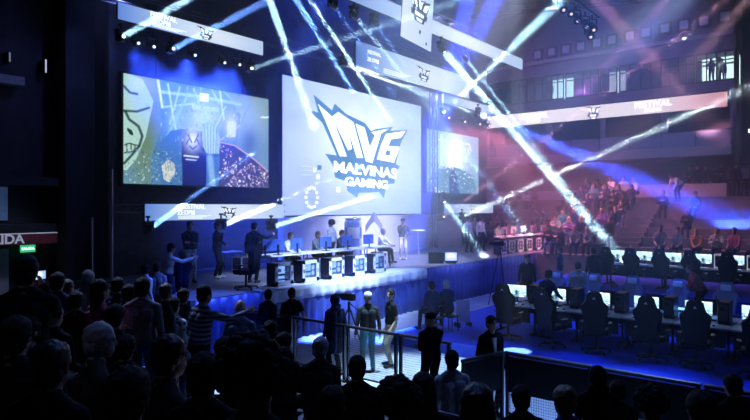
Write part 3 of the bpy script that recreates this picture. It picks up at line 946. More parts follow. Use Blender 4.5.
def paint_side(s, t):
    """Video picture: line drawing at one side, performer from below, stage beams, and a crowd."""
    H_ = homog([(0, 0), (1, 0), (1, 1), (0, 1)], [(25, 27), (490, 103), (497, 397), (33, 388)])
    w_ = H_[2, 0] * s + H_[2, 1] * t + 1
    x, y = (H_[0, 0] * s + H_[0, 1] * t + H_[0, 2]) / w_, (H_[1, 0] * s + H_[1, 1] * t + H_[1, 2]) / w_

    def st(pts, wd, c, al=0.9):
        nonlocal img
        m = 0
        for p, q in zip(pts, pts[1:]): m = np.maximum(m, seg(x, y, p, q, wd, 1.0))
        img = fill(img, m, c, al)

    def pg(pts, c, al=1.0):
        nonlocal img
        img = fill(img, inpoly(x, y, pts), c, al)

    def gl(c0, r0, c, al):
        nonlocal img
        img = fill(img, glow(x, y, c0, r0), c, al)

    img = np.ones(s.shape + (3,)) * lin((92, 134, 156))
    gl((430, 160), (80, 90), (150, 178, 184), 0.9)
    gl((95, 200), (42, 220), (98, 122, 84), 0.95); gl((110, 60), (34, 50), (128, 146, 110), 0.8)
    pg([(20, 20), (84, 44), (104, 80), (122, 118), (112, 170), (100, 235), (70, 310), (42, 345), (30, 345)], (158, 194, 184))
    gl((70, 60), (24, 26), (186, 208, 196), 0.6)
    for pts, wd in (([(28, 70), (46, 90), (70, 95)], 3.6), ([(28, 150), (70, 152), (108, 139)], 3.8), ([(34, 152), (46, 178), (76, 200), (89, 232), (80, 266), (56, 296), (34, 322)], 4.2),
                    ([(34, 262), (50, 256), (66, 262), (80, 264)], 2.2), ([(40, 258), (42, 284)], 2), ([(54, 258), (55, 280)], 2), ([(67, 262), (66, 274)], 2), ([(34, 288), (58, 284), (72, 272)], 2.2)):
        st(pts, wd, (26, 48, 48), 0.95)
    pg([(40, 204), (58, 216), (60, 230), (50, 228), (42, 216)], (26, 48, 48))
    pg([(132, 46), (350, 78), (402, 160), (390, 260), (336, 390), (120, 388), (118, 300), (150, 200)], (70, 118, 164), 0.85)
    gl((285, 170), (62, 60), (190, 216, 232), 0.85); gl((195, 180), (28, 50), (150, 196, 226), 0.7); gl((372, 190), (22, 42), (208, 222, 226), 0.75); gl((250, 110), (60, 30), (130, 176, 212), 0.6)
    for pts, wd, c in (([(134, 44), (150, 136)], 4, (226, 240, 248)), ([(146, 86), (268, 98), (400, 122)], 5, (170, 204, 228)), ([(150, 136), (252, 122)], 3.5, (176, 212, 236)), ([(166, 60), (196, 216)], 3, (184, 220, 240)),
                       ([(330, 62), (348, 172)], 3, (206, 228, 240)), ([(300, 62), (332, 122)], 2.6, (180, 208, 228)), ([(204, 70), (176, 190)], 3, (170, 206, 232)), ([(232, 90), (160, 250)], 4, (140, 190, 234)), ([(250, 76), (300, 200)], 2.4, (150, 190, 220)),
                       ([(352, 130), (300, 250)], 2.4, (190, 216, 230)), ([(372, 110), (330, 62)], 2, (160, 190, 210)), ([(440, 100), (400, 190)], 2, (128, 158, 170)), ([(400, 190), (340, 240)], 2.2, (196, 210, 216))):
        st(pts, wd, c, 0.75)
    pg([(268, 86), (298, 90), (298, 116), (268, 114)], (230, 244, 250)); pg([(246, 124), (330, 134), (332, 148), (246, 142)], (176, 204, 226), 0.8); pg([(358, 176), (388, 180), (386, 232), (358, 230)], (214, 226, 228), 0.7)
    gl((432, 250), (26, 48), (78, 106, 138), 0.95); gl((470, 330), (26, 60), (120, 148, 168), 0.6)
    pg([(334, 246), (384, 258), (440, 296), (500, 346), (500, 400), (330, 396)], (58, 60, 96), 0.95)
    # the performer
    pg([(146, 250), (180, 212), (222, 206), (300, 216), (338, 250), (336, 392), (150, 390)], (66, 112, 166))
    pg([(214, 240), (226, 214), (272, 214), (292, 236), (296, 394), (220, 394)], (28, 34, 92))
    pg([(276, 190), (302, 178), (326, 196), (338, 240), (334, 288), (300, 296), (282, 262)], (150, 190, 206), 0.95)
    for k in range(9): st([(286 + 5 * k, 192 + 3 * (k % 3)), (292 + 4 * k, 286)], 1.4, (198, 222, 230) if k % 2 else (104, 148, 176), 0.7)
    st([(262, 270), (300, 292), (330, 290)], 5, (48, 82, 130)); st([(306, 298), (318, 390)], 9, (132, 176, 204)); st([(322, 300), (330, 390)], 3, (70, 110, 160))
    gl((250, 240), (24, 34), (222, 236, 246), 0.95)
    for pts in ([(234, 224), (246, 250)], [(268, 222), (256, 250)], [(240, 262), (250, 272), (262, 262)], [(236, 240), (230, 256)], [(264, 240), (270, 256)]): st(pts, 2.2, (40, 60, 110), 0.9)
    st([(224, 294), (268, 298)], 2.6, (210, 226, 240)); st([(230, 306), (262, 309)], 1.8, (190, 210, 232))
    pg([(152, 330), (172, 308), (194, 322), (196, 352), (178, 384), (160, 372)], (190, 196, 188))
    for k in range(4): st([(162 + 9 * k, 312), (168 + 7 * k, 344)], 1.3, (92, 120, 132), 0.8)
    # specks of crowd and rig
    r = np.random.RandomState(7)

    def dot(x0, y0, w0, h0, c, al):
        nonlocal img
        img = fill(img, ((x >= x0) & (x <= x0 + w0) & (y >= y0) & (y <= y0 + h0)).astype(float), c, al)

    for _ in range(300):
        x0 = r.uniform(336, 496); y0 = r.uniform(250 + (x0 - 336) * 0.6, 394)
        dot(x0, y0, r.uniform(2, 6), r.uniform(2, 8), [(226, 196, 208), (176, 128, 160), (240, 232, 238), (36, 36, 70), (96, 90, 130)][r.randint(5)], 0.75)
    for _ in range(190):
        x0, y0 = r.uniform(34, 215), r.uniform(270, 388)
        dot(x0, y0, r.uniform(2, 6), r.uniform(2, 8), [(190, 218, 232), (110, 156, 196), (56, 84, 100), (140, 176, 160), (40, 66, 96)][r.randint(5)], 0.55)
    for _ in range(150):
        x0, y0 = r.uniform(140, 400), r.uniform(60, 240)
        dot(x0, y0, r.uniform(2, 7), r.uniform(2, 16), [(206, 230, 244), (60, 100, 140), (150, 190, 220)][r.randint(3)], 0.35)
    st([(336, 248), (384, 258), (440, 296), (496, 344)], 2, (206, 166, 182), 0.8)
    dot(466, 160, 26, 6, (226, 240, 244), 0.9)
    img = img * (0.9 + 0.2 * r.rand(*s.shape))[..., None]
    return img


def paint_far(s, t):
    img = np.ones(s.shape + (3,)) * lin((116, 152, 180))
    img = fill(img, glow(s, t, (0.5, 0.36), (0.24, 0.36)), (226, 240, 246), 0.95)
    img = fill(img, rect(s, t, 0.2, 0.82, 0.13, 0.16) + rect(s, t, 0.24, 0.27, 0.05, 0.55), (196, 220, 236), 0.8)
    img = fill(img, rect(s, t, 0.46, 0.58, 0.1, 0.2), (240, 250, 255))
    img = fill(img, rect(s, t, 0.38, 0.64, 0.26, 0.56), (222, 240, 244), 0.7)
    img = fill(img, inpoly(s, t, [(0.2, 0.62), (0.5, 0.56), (0.84, 0.66), (1, 1), (0, 1), (0, 0.85)]), (84, 122, 150))
    img = fill(img, inpoly(s, t, [(0.40, 0.72), (0.47, 0.60), (0.56, 0.72), (0.60, 1), (0.40, 1)]), (44, 62, 120))
    r = np.random.RandomState(9)
    for _ in range(170):
        x, y = r.uniform(0.02, 0.98), r.uniform(0.55, 1.0)
        img = fill(img, rect(s, t, x, x + r.uniform(0.012, 0.03), y, y + r.uniform(0.01, 0.03)), [(220, 236, 244), (50, 76, 100), (150, 190, 214)][r.randint(3)], 0.7)
    for _ in range(40):
        x, y = r.uniform(0.2, 0.85), r.uniform(0.1, 0.6)
        img = fill(img, rect(s, t, x, x + 0.03, y, y + r.uniform(0.01, 0.06)), (236, 246, 250), 0.5)
    return img


SCREEN_MAIN = M_led('led_main', 1.8)
SCREEN_SIDE = M_led('led_side', 1.2)

main, W, H = screen('projection_screen', 'huge pale blue screen with a winged letter logo above the stage', (282.5, 74.5), (421, 213.5), 17.9, paint_main, SCREEN_MAIN, 60, 34, 0.03)
mo = Vector((main.location.x, 17.9, main.location.z))
u0, u1 = onY(305.5, 145, 17.9), onY(407.5, 145, 17.9)
lc = onY(357.5, 150.5, 17.9); lc.x = (u0.x + u1.x) / 2
logo(main, Vector((lc.x, 0, lc.z)) - Vector((mo.x, 0, mo.z)), EX, EZ, (u1.x - u0.x), LOGO_BLUE, LOGO_WHITE, True, 0.015, False, (onY(357.5, 104, 17.9).z - onY(357.5, 198, 17.9).z) / (u1.x - u0.x) * 408 / 378)
mk = MB()
FADED = M('screen_marks', (0.8, 0.85, 1), 0.5, emit=(0.75, 0.82, 1.0), es=1.7)
for (x, y, w_, h_) in ((301, 166, 11, 0.7), (303, 170, 9, 0.7), (301, 174.5, 10, 0.7), (313.5, 168, 2.6, 4), (317, 174.5, 2.6, 4.4), (337, 187, 3, 5)):
    a, b = onY(x, y, 17.88), onY(x + w_, y + h_, 17.88)
    MB().box2((a.x - mo.x, -0.02, b.z - mo.z), (b.x - mo.x, -0.008, a.z - mo.z)).build('screen_mark', FADED, main)
cc = onY(312, 197.5, 17.88)
for i in range(12):
    a = 2 * PI * i / 12
    mk.box((cc.x - mo.x + 0.34 * math.cos(a), -0.012, cc.z - mo.z + 0.42 * math.sin(a)), (0.13, 0.012, 0.11), 0)
mk.build('dot_ring', FADED, main)
dk = MB()
a, b = onY(317.5, 165, 17.88), onY(321.5, 170, 17.88)
dk.box2((a.x - mo.x, -0.02, b.z - mo.z), (b.x - mo.x, -0.008, a.z - mo.z)).build('dark_mark', LOGO_BLUE, main)

screen('video_screen', 'wide video screen showing a performer over a crowd, nearest the exit', (123.5, 73), (268.5, 188), 17.8, paint_side, SCREEN_SIDE, 240, 140)
screen('video_screen', 'wide video screen with a pale stage picture, beside the grandstand', (427, 128.5), (478.5, 194), 17.8, paint_far, M_led('led_far', 1.7), 110, 62)


def paint_banner(k):
    def f(s, t):
        img = np.ones(s.shape + (3,)) * lin((176, 202, 240))
        img = fill(img, np.clip(1 - s / 0.35, 0, 1), (70, 116, 200), 0.9)
        img = fill(img, glow(s, t, (0.62, 0.5), (0.25, 0.8)), (226, 236, 248), 0.8)
        if k == 'panel':
            img = fill(img, rect(s, t, 0.155, 0.163, 0, 1), (40, 60, 90))
        return img
    return f


BAN = M_led('led_banner', 1.05)


def banner(label, p_tl, p_br_x, Y, zt, zb, kind, emb=None, txt=None, tilt=0.0):
    """A strip banner along the stage: p_tl/p_br_x give the end columns in the photo."""
    a, b = onY(p_tl, 100, Y).x, onY(p_br_x, 100, Y).x
    o = thing('led_banner', label, 'banner', (a, Y, zb))
    W_, H_ = b - a, zt - zb
    MB().box2((0, 0.015, 0), (W_, 0.10, H_)).build('housing', M('banner_back', (0.08, 0.08, 0.09), 0.7), o)
    led('display', o, (0, 0, H_), (W_, 0, 0), (0, 0, -H_), 64, 8, paint_banner(kind), BAN)
    if emb:
        s, sz, zc = emb
        logo(o, Vector((s * W_, 0, zc * H_)), EX, EZ, sz * H_, INK, INK_W, False, 0.006, True, 0.68)
    for body_, s, zc, sz in (txt or []):
        text_mesh('lettering', body_, sz * H_, 0.001, INK_W, o, Matrix.Translation((s * W_, -0.012, zc * H_)) @ Matrix.Rotation(R(90), 4, 'X'))
    if txt:
        l = MB()
        for q in range(3): l.box2((0.2 * W_, -0.012, (0.10 + 0.07 * q) * H_), ((0.36 + 0.03 * q) * W_, -0.006, (0.125 + 0.07 * q) * H_))
        l.build('small_print', INK_W, o)
    h = MB()
    for x in (0.08 * W_, 0.92 * W_): h.tube((x, 0.1, H_ * 0.7), (x, 0.34, H_ * 0.7 + 0.02), 0.02)
    h.build('bracket', STEEL, o)
    return o


TXT = [('FESTIVAL', 0.27, 0.80, 0.46), ('ZE', 0.215, 0.44, 0.40), ('DPM', 0.275, 0.44, 0.40)]
banner('long banner over the exit-side screen with a small dark emblem at its middle', 118, 263, 16.5, 9.47, 8.98, 'panel', (0.545, 1.42, 0.5), TXT)
banner('low strip banner with dark emblem under the exit-side screen', 145, 284, 16.5, 3.69, 3.19, 'plain', (0.545, 1.42, 0.48), [('FESTIVAL', 0.30, 0.84, 0.44), ('ZE', 0.215, 0.46, 0.38), ('DPM', 0.275, 0.46, 0.38)])
banner('short upper banner over the grandstand-side screen', 443.5, 494, 16.5, 9.36, 8.92, 'plain')
banner('short low banner with a tiny emblem beside the grandstand', 444, 493, 16.5, 3.75, 3.26, 'plain', (0.55, 1.3, 0.5))
banner('deep banner with a dark emblem above the big logo screen', 356, 469, 15.0, 9.97, 8.93, 'plain', (0.53, 1.1, 0.52), [('FESTIVAL', 0.13, 0.72, 0.20), ('ZE DPM', 0.12, 0.44, 0.2)])
banner('narrow blank strip banner high over the stage front', 318, 522.5, 12.0, 10.35, 9.85, 'plain')
# tall hanging banner
a, b = onY(400.5, 36, 11.8), onY(431, 47, 11.8)
o = thing('hanging_banner', 'tall white hanging banner with the winged emblem, top centre', 'banner', (a.x, 11.8, a.z))
o.rotation_euler = (0, R(5.5), 0)
Wb, Hb = b.x - a.x, 2.6
MB().box2((0, 0.01, 0), (Wb, 0.03, Hb)).build('cloth', M('banner_back', (0.08, 0.08, 0.09), 0.7), o)
led('display', o, (0, 0, Hb), (Wb, 0, 0), (0, 0, -Hb), 10, 14, lambda s, t: fill(np.ones(s.shape + (3,)) * lin((212, 224, 244)), s, (188, 206, 238), 0.7), BAN)
logo(o, Vector((0.5 * Wb, 0, 1.3)), EX, EZ, 1.45, INK, INK_W, False, 0.006, True, 0.85)
MB().box2((1.02, -0.012, 0.42), (1.12, -0.004, 0.55)).box2((1.45, -0.012, 0.14), (1.52, -0.004, 0.24)).build('small_print', INK, o)
MB().tube((0, 0.02, Hb), (Wb, 0.02, Hb), 0.03).build('top_rod', STEEL, o)
# pale banner on the far building
ya, yb = onX(727, 100, 41.9).y, onX(487, 100, 41.9).y
o = thing('fascia_banner', 'long white banner with painted pink light running along the far building balcony', 'banner', (41.9, yb, 9.72))
Lf, Hf = yb - ya, 0.92
MB().box2((0.015, -Lf, 0), (0.1, 0, Hf)).build('housing', M('banner_back', (0.08, 0.08, 0.09), 0.7), o)


def paint_fascia(s, t):
    img = np.ones(s.shape + (3,)) * lin((238, 228, 240))
    img = fill(img, np.clip((s - 0.72) / 0.25, 0, 1), (206, 140, 160), 0.9)  # pink light on the white banner, put into the picture colours
    return fill(img, np.clip(1 - s / 0.15, 0, 1), (222, 210, 236), 0.6)


led('display', o, (0, 0, Hf), (0, -Lf, 0), (0, 0, -Hf), 64, 6, paint_fascia, M_led('led_fascia', 1.35))
FT = M('fascia_letter', (1, 1, 1), 0.5, emit=(1, 0.97, 1), es=2.4)
for s in (0.235, 0.74):
    text_mesh('lettering', 'FESTIVAL', 0.56, 0.01, FT, o, Matrix.Translation((-0.012, -s * Lf, 0.60)) @ Matrix.Rotation(R(-90), 4, 'Z') @ Matrix.Rotation(R(90), 4, 'X'))
    text_mesh('lettering', 'ZE DPM', 0.3, 0.008, FT, o, Matrix.Translation((-0.012, -s * Lf, 0.22)) @ Matrix.Rotation(R(-90), 4, 'Z') @ Matrix.Rotation(R(90), 4, 'X'))
logo(o, Vector((0, -0.50 * Lf, 0.46)), (0, -1, 0), EZ, 1.2, M('fascia_ink', (0.2, 0.22, 0.25), 0.6, emit=(0.12, 0.14, 0.18), es=0.8), FT, False, 0.006, True)
MB().box2((0.1, -Lf, 0.3), (0.14, 0, 0.5)).build('bracket', STEEL, o)
# ------------------------------------------------------------------ stage dressing
def pleats(xa, xb, y, z0, z1, amp, wl, n_per=8, thick=0.02, seed=1):
    """A hanging pleated cloth along X with real folds and thickness."""
    r = random.Random(seed)
    n = max(4, int((xb - xa) / wl * n_per))
    ph = 0.0
    mb = MB(); vs = []; fs = []
    zs = [z0, z0 + (z1 - z0) * 0.35, z0 + (z1 - z0) * 0.7, z1]
    for i in range(n + 1):
        x = xa + (xb - xa) * i / n
        ph += 2 * PI / n_per * r.uniform(0.7, 1.3)
        for k, z in enumerate(zs):
            a = amp * (1.15 - 0.3 * k)
            vs.append((x + 0.02 * r.uniform(-1, 1), y + a * math.sin(ph) + a * 0.3 * math.sin(ph * 0.37 + k), z))
    m = len(zs); N = len(vs)
    vs += [(x, yy + thick, z) for x, yy, z in vs]
    for i in range(n):
        for k in range(m - 1):
            q = (i * m + k, (i + 1) * m + k, (i + 1) * m + k + 1, i * m + k + 1)
            fs.append(q); fs.append(tuple(N + j for j in reversed(q)))
        fs.append((i * m, (i + 1) * m, N + (i + 1) * m, N + i * m)); fs.append((i * m + m - 1, N + i * m + m - 1, N + (i + 1) * m + m - 1, (i + 1) * m + m - 1))
    return mb.add(vs, fs)


SATIN = M('satin_blue', (0.045, 0.075, 0.30), 0.45, var=0.15, spec=0.6)
WCLOTH = M('cloth_runner', (0.55, 0.60, 0.72), 0.8, var=0.08)
o = pleats(8.2, 35, 12.02, 0.0, 1.41, 0.055, 0.34).build('stage_skirt', SATIN, smooth=True)
tag(o, 'dark blue pleated skirt cloth hanging around the stage front', 'skirt')
t = thing('runner_cloth', 'pale cloth laid along the stage edge under the lit computer cases', 'cloth', (10.2, 12.0, 0))
MB().box2((0, 0.0, 1.405), (7.4, 1.0, 1.425)).build('top_cloth', WCLOTH, t)
pleats(0, 7.4, -0.10, 1.08, 1.425, 0.04, 0.42, seed=4).build('hanging_edge', WCLOTH, t, smooth=True)

# wall panel under the big screen, with two-tone chevron
a, b = onY(283, 213, 17.75), onY(462, 213, 17.75)
o = thing('backdrop_panel', 'pale lilac backdrop panel below the big screen with a grey chevron', 'panel', (a.x, 17.75, 1.4))
Wp, Hp = b.x - a.x, 1.80
MB().box2((0, 0.02, 0), (Wp, 0.3, Hp)).build('panel', M('panel_lilac', (0.55, 0.55, 0.62), 0.7, var=0.06), o)
c = onY(375, 221, 17.7)
cx, cz = c.x - a.x, c.z - 1.4
for s, nm in ((-1, 'chevron_dark'), (1, 'chevron_mid')):
    pl = [(0, 0.42), (s * 0.62, -0.18), (s * 0.62, -0.50), (s * 0.24, -0.16), (0, -0.02)]
    MB().prism(pl, lambda p: (cx + p[0], 0.018, cz + p[1]), lambda p: (cx + p[0], 0.0, cz + p[1])).build('chevron', M(nm, (0.10, 0.11, 0.15) if s < 0 else (0.20, 0.21, 0.26), 0.6), o)

# lit computer cases on the stage edge
CASEW = M('case_white', (0.66, 0.70, 0.80), 0.4)
CASED = M('case_side', (0.02, 0.025, 0.06), 0.4)  # dark of the unlit case sides is put into the shell colour


def show_case(label, loc, glow_m, frame_m, group):
    o = thing('computer_case', label, 'computer', loc, 0, group)
    W_, H_, D_ = 0.66, 0.64, 0.34
    s = MB()
    s.box2((-W_ / 2, 0, 0.03), (-W_ / 2 + 0.02, D_, H_)).box2((W_ / 2 - 0.02, 0, 0.03), (W_ / 2, D_, H_)).box2((-W_ / 2, 0, H_ - 0.02), (W_ / 2, D_, H_)).box2((-W_ / 2, 0, 0.03), (W_ / 2, D_, 0.05)).box2((-W_ / 2, D_ - 0.02, 0.03), (W_ / 2, D_, H_))
    s.build('shell', CASED, o)
    f = MB()
    f.box2((-W_ / 2, -0.02, 0.03), (-W_ / 2 + 0.10, 0, H_)).box2((W_ / 2 - 0.10, -0.02, 0.03), (W_ / 2, 0, H_)).box2((-W_ / 2, -0.02, H_ - 0.09), (W_ / 2, 0, H_)).box2((-W_ / 2, -0.02, 0.03), (W_ / 2, 0, 0.14))
    f.build('side_frame', frame_m, o)
    MB().box2((-W_ / 2 + 0.1, -0.012, 0.14), (W_ / 2 - 0.1, -0.006, H_ - 0.09)).build('window_glass', M_glass('case_glass', (0.2, 0.3, 0.5), 0.18, 0.05), o)
    b_ = MB().box2((-0.29, D_ - 0.06, 0.07), (0.29, D_ - 0.03, 0.60)).build('board', glow_m, o)
    g = MB().box2((-0.18, 0.1, 0.27), (0.14, 0.2, 0.32)).box2((-0.21, 0.06, 0.15), (0.2, 0.22, 0.18))
    g.build('graphics_card', BLACKP, b_)
    for q in range(2):
        MB().tube((0.17, 0.06 , 0.42 - 0.16 * q), (0.17, 0.10, 0.42 - 0.16 * q), 0.065, n=14).build('fan', frame_m, b_)
    MB().tube((-0.06, 0.1, 0.42), (-0.06, D_ - 0.09, 0.42), 0.055, n=14).build('cooler', frame_m, b_)
    MB().box2((-0.24, 0.0, 0.0), (0.24, 0.3, 0.03)).build('foot', frame_m, o)
    for x in (-W_ / 2 + 0.05, W_ / 2 - 0.05):
        MB().box((x, -0.028, 0.34), (0.02, 0.016, 0.12)).build('latch', CASED, o)
    return o


GLOWB = M('glow_blue', (0.3, 0.45, 0.8), 0.5, emit=(0.22, 0.42, 0.95), es=1.5, var=0.5, scale=9)
names = ['first of the five, nearest the exit', 'second of the five from the exit', 'middle one of the five', 'fourth of the five from the exit', 'last of the five, toward the presenter']
for px, nm in zip((284, 310.5, 336.5, 359.5, 379.5), names):
    c = onY(px, 280, 12.35)
    show_case('white framed computer case on the pale stage cloth, ' + nm, (c.x, 12.35, 1.425), GLOWB, CASEW, 'show cases on the stage edge')
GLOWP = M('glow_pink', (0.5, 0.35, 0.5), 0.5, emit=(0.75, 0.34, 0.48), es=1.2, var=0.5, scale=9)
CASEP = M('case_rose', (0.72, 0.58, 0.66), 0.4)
nm6 = ['first from the big screen side', 'second from the big screen side', 'third from the big screen side', 'third from the grandstand end', 'second from the grandstand end', 'at the grandstand end']
for px, nm in zip((503.5, 512, 520.5, 529.5, 538.5, 547), nm6):
    c = onY(px, 252, 12.8)
    show_case('pink lit computer case on the far stage wing, ' + nm, (c.x, 12.8, 1.4), GLOWP, CASEP, 'show cases on the far wing')

TABLEW = M('table_white', (0.62, 0.64, 0.70), 0.4, var=0.05)


def table(label, loc, L, D, H, rz=0, name='folding_table', mat=TABLEW, cat='table', group=None):
    o = thing(name, label, cat, loc, rz, group)
    MB().box((0, 0, H - 0.02), (L, D, 0.04), bev=0.008).build('tabletop', mat, o)
    for sx in (-1, 1):
        for sy in (-1, 1):
            MB().tube((sx * (L / 2 - 0.06), sy * (D / 2 - 0.06), 0), (sx * (L / 2 - 0.06), sy * (D / 2 - 0.06), H - 0.04), 0.02).build('leg', STEEL, o)
    return o


def paint_game(s, t):
    img = np.ones(s.shape + (3,)) * lin((160, 200, 222))
    img = fill(img, np.clip((t - 0.45) * 2.5, 0, 1), (96, 136, 160))
    r = np.random.RandomState(2)
    for _ in range(26):
        x, y = r.rand(), r.rand()
        img = fill(img, rect(s, t, x, x + r.uniform(0.05, 0.2), y, y + r.uniform(0.05, 0.2)), [(226, 240, 250), (60, 90, 116), (120, 170, 180), (190, 220, 230), (70, 110, 170)][r.randint(5)], 0.7)
    img = fill(img, blob(s, t, (0.5, 0.62), (0.1, 0.3)), (36, 50, 56))
    img = fill(img, rect(s, t, 0.02, 0.2, 0.03, 0.2) + rect(s, t, 0.7, 0.97, 0.9, 0.96) + rect(s, t, 0.3, 0.7, 0.02, 0.06), (220, 236, 240), 0.8)
    return img


GAME = M_led('led_game', 2.1)
_mon = {}


def monitor(label, loc, rz, group, lit=True, hous=BLACKP, tall=0.0):
    key = (lit, hous.name, tall)
    if key not in _mon:
        o = thing('monitor', label, 'monitor', loc, rz, group)
        Hc = 0.30 + tall
        MB().box((-0.02, 0, Hc), (0.035, 0.56, 0.34), bev=0.008).build('housing', hous, o)
        led('display', o, (0.0, 0.27, Hc + 0.155), (0, -0.54, 0), (0, 0, -0.31), 26, 15, paint_game, GAME if lit else M_led('led_off', 0.05))
        MB().box((-0.06, 0, Hc / 2 + 0.02), (0.035, 0.05, Hc), bev=0.006).build('stand', STEEL, o)
        MB().box((-0.05, 0, 0.008), (0.2, 0.24, 0.016), bev=0.005).build('foot', STEEL, o)
        _mon[key] = o
        return o
    return dup(_mon[key], loc, rz, label, group)


MONB = M('monitor_back_blue_light', (0.05, 0.12, 0.50), 0.4)  # blue light on the dark backs is put into their colour
ta, tb = onY(262, 255, 13.9).x, onY(384, 255, 13.9).x
L5 = (tb - ta) / 4
for k in range(4):
    table('white folding table behind the lit cases, ' + ['at the exit end', 'second from the exit end', 'third from the exit end', 'at the presenter end'][k], (ta + L5 * (k + 0.5), 13.9, 1.4), L5 - 0.03, 0.8, 0.75, group='tables of the stage team')
for px, nm in ((264, 'at the exit end of the table row'), (277, 'second from the exit end of the row'), (296, 'third from the exit end of the row'), (325, 'behind the middle lit case'), (346.5, 'second from the presenter end of the row'), (368, 'at the presenter end of the row')):
    c = onY(px, 250, 13.75)
    monitor('blue-lit dark monitor seen from behind on stage, ' + nm, (c.x, 13.75, 2.15), R(90) + rng.uniform(-0.15, 0.15), 'monitors of the stage team', True, MONB)


# ---- gaming chair
def chair_parts(fab, trim, mark):
    d = {}
    s = MB().box((0.02, 0, 0.46), (0.50, 0.42, 0.11), bev=0.035).box((0.03, -0.235, 0.485), (0.46, 0.08, 0.12), bev=0.03).box((0.03, 0.235, 0.485), (0.46, 0.08, 0.12), bev=0.03)
    d['seat'] = (s.mesh('seat', fab, True), None)
    T = Matrix.Translation((-0.22, 0, 0.5)) @ Matrix.Rotation(R(-10), 4, 'Y')
    half = [(0.0, 0.20), (0.12, 0.22), (0.26, 0.20), (0.40, 0.24), (0.52, 0.29), (0.62, 0.285), (0.70, 0.20), (0.80, 0.17), (0.88, 0.155), (0.93, 0.10)]
    pl = [(y, z) for z, y in half] + [(-y, z) for z, y in reversed(half)]
    b = MB().prism(pl, lambda p: (-0.05, p[0] * 0.96, p[1]), lambda p: (0.03, p[0], p[1]), T=T)
    for s_ in (-1, 1):
        b.tube((0.05, s_ * 0.19, 0.1), (0.07, s_ * 0.25, 0.58), 0.035, 0.045, 8, T=T)
    d['backrest'] = (b.mesh('backrest', fab), None)
    d['head_cushion'] = (MB().box((0.055, 0, 0.79), (0.07, 0.25, 0.15), bev=0.03, T=T).mesh('head_cushion', trim, True), 'backrest')
    d['emblem'] = (MB().prism([(-0.035, 0.78), (0.035, 0.78), (0.0, 0.83)], lambda p: (-0.058, p[0], p[1]), lambda p: (-0.051, p[0], p[1]), T=T).mesh('emblem', mark), 'backrest')
    for s_ in (-1, 1):
        a = MB().box((0.02, s_ * 0.31, 0.55), (0.06, 0.035, 0.22)).box((0.04, s_ * 0.31, 0.675), (0.26, 0.085, 0.03), bev=0.012).box((0.0, s_ * 0.27, 0.43), (0.07, 0.12, 0.03))
        d['armrest%d' % s_] = (a.mesh('armrest', BLACKP), None)
    d['column'] = (MB().tube((0, 0, 0.09), (0, 0, 0.40), 0.03, n=10).mesh('column', STEEL), None)
    bm_ = MB().tube((0, 0, 0.07), (0, 0, 0.12), 0.05, n=10)
    for k in range(5):
        q = 2 * PI * k / 5
        bm_.tube((0, 0, 0.095), (0.31 * math.cos(q), 0.31 * math.sin(q), 0.075), 0.03, 0.018, 6)
    d['base'] = (bm_.mesh('base', BLACKP), None)
    for k in range(5):
        q = 2 * PI * k / 5
        x, y = 0.31 * math.cos(q), 0.31 * math.sin(q)
        d['caster%d' % k] = (MB().tube((x - 0.02 * math.sin(q), y + 0.02 * math.cos(q), 0.03), (x + 0.02 * math.sin(q), y - 0.02 * math.cos(q), 0.03), 0.03, n=10).mesh('caster', BLACKP), 'base')
    return d


CH_BLACK = chair_parts(M('chair_black', (0.010, 0.010, 0.013), 0.6, spec=0.2), M('chair_trim', (0.03, 0.03, 0.035), 0.5), M('chair_mark', (0.7, 0.7, 0.75), 0.5))
CH_WHITE = chair_parts(M('chair_blue', (0.10, 0.14, 0.42), 0.45), M('chair_white_lit_blue', (0.42, 0.50, 0.85), 0.45), M('chair_mark', (0.7, 0.7, 0.75), 0.5))  # blue light on the pale headrests is put into the trim colour


def gaming_chair(label, loc, rz, group, parts=CH_BLACK, recline=0):
    o = thing('gaming_chair', label, 'chair', loc, rz, group)
    made = {}
    for k, (me, par) in parts.items():
        made[k] = link(me.name.split('.')[0], me, made[par] if par else o)
    return o


c = onZ(250, 290, 1.4)
gaming_chair('black gaming chair standing alone on the stage edge beside the cases', (c.x, 12.75, 1.4), R(115), None)

# cylindrical drinks cooler shaped like a can
c = onY(353, 230, 16.4)
o = thing('drinks_cooler', 'can shaped drinks cooler with a blue and silver pattern behind the monitors', 'cooler', (c.x, 16.4, 1.4))
MB().lathe([(0.30, 0), (0.36, 0.06), (0.36, 1.55), (0.31, 1.66)], n=28).build('body', M_pattern('can_pattern', (0.55, 0.60, 0.75), (0.12, 0.2, 0.55), 2.2, 'check'), o, smooth=True)
MB().lathe([(0.31, 1.66), (0.33, 1.70), (0.33, 1.74), (0.28, 1.75)], n=28).build('lid', ALU, o, smooth=True)
MB().box((0, -0.10, 1.77), (0.2, 0.04, 0.03)).build('handle', STEEL, o)

# presenter and stage crew
c = onY(403, 258, 14.9)
FL = R(129)
person('mic', (c.x, 14.9, 1.4), R(215), 'presenter in cap and dark jacket holding a microphone on stage', 'charcoal', 'cream', 1, 'black_cloth', 'cap', 0.99, shoe=SHOEW)
mp = bpy.data.objects.new('microphone', None)
me_, hc_, hr_ = body('mic')
T_ = Matrix.Translation((c.x, 14.9, 1.4)) @ Matrix.Rotation(R(215), 4, 'Z')
pm = T_ @ (hc_ + V((0.125, 0.0, -0.075)))
o = thing('microphone', 'small dark microphone at the presenter\'s mouth', 'microphone', pm)
MB().ball((0, 0, 0), 0.028, 10, 8).build('grille', STEEL, o)
MB().tube((0, 0, -0.02), T_.to_3x3() @ V((0.05, -0.035, -0.17)), 0.014, 0.011).build('body', BLACKP, o)
c = onY(418.5, 250, 15.6)
o = thing('bar_table', 'tall white bar table beside the presenter', 'table', (c.x, 15.6, 1.4))
MB().lathe([(0.30, 1.12), (0.31, 1.13), (0.30, 1.16)], n=20).build('tabletop', TABLEW, o)
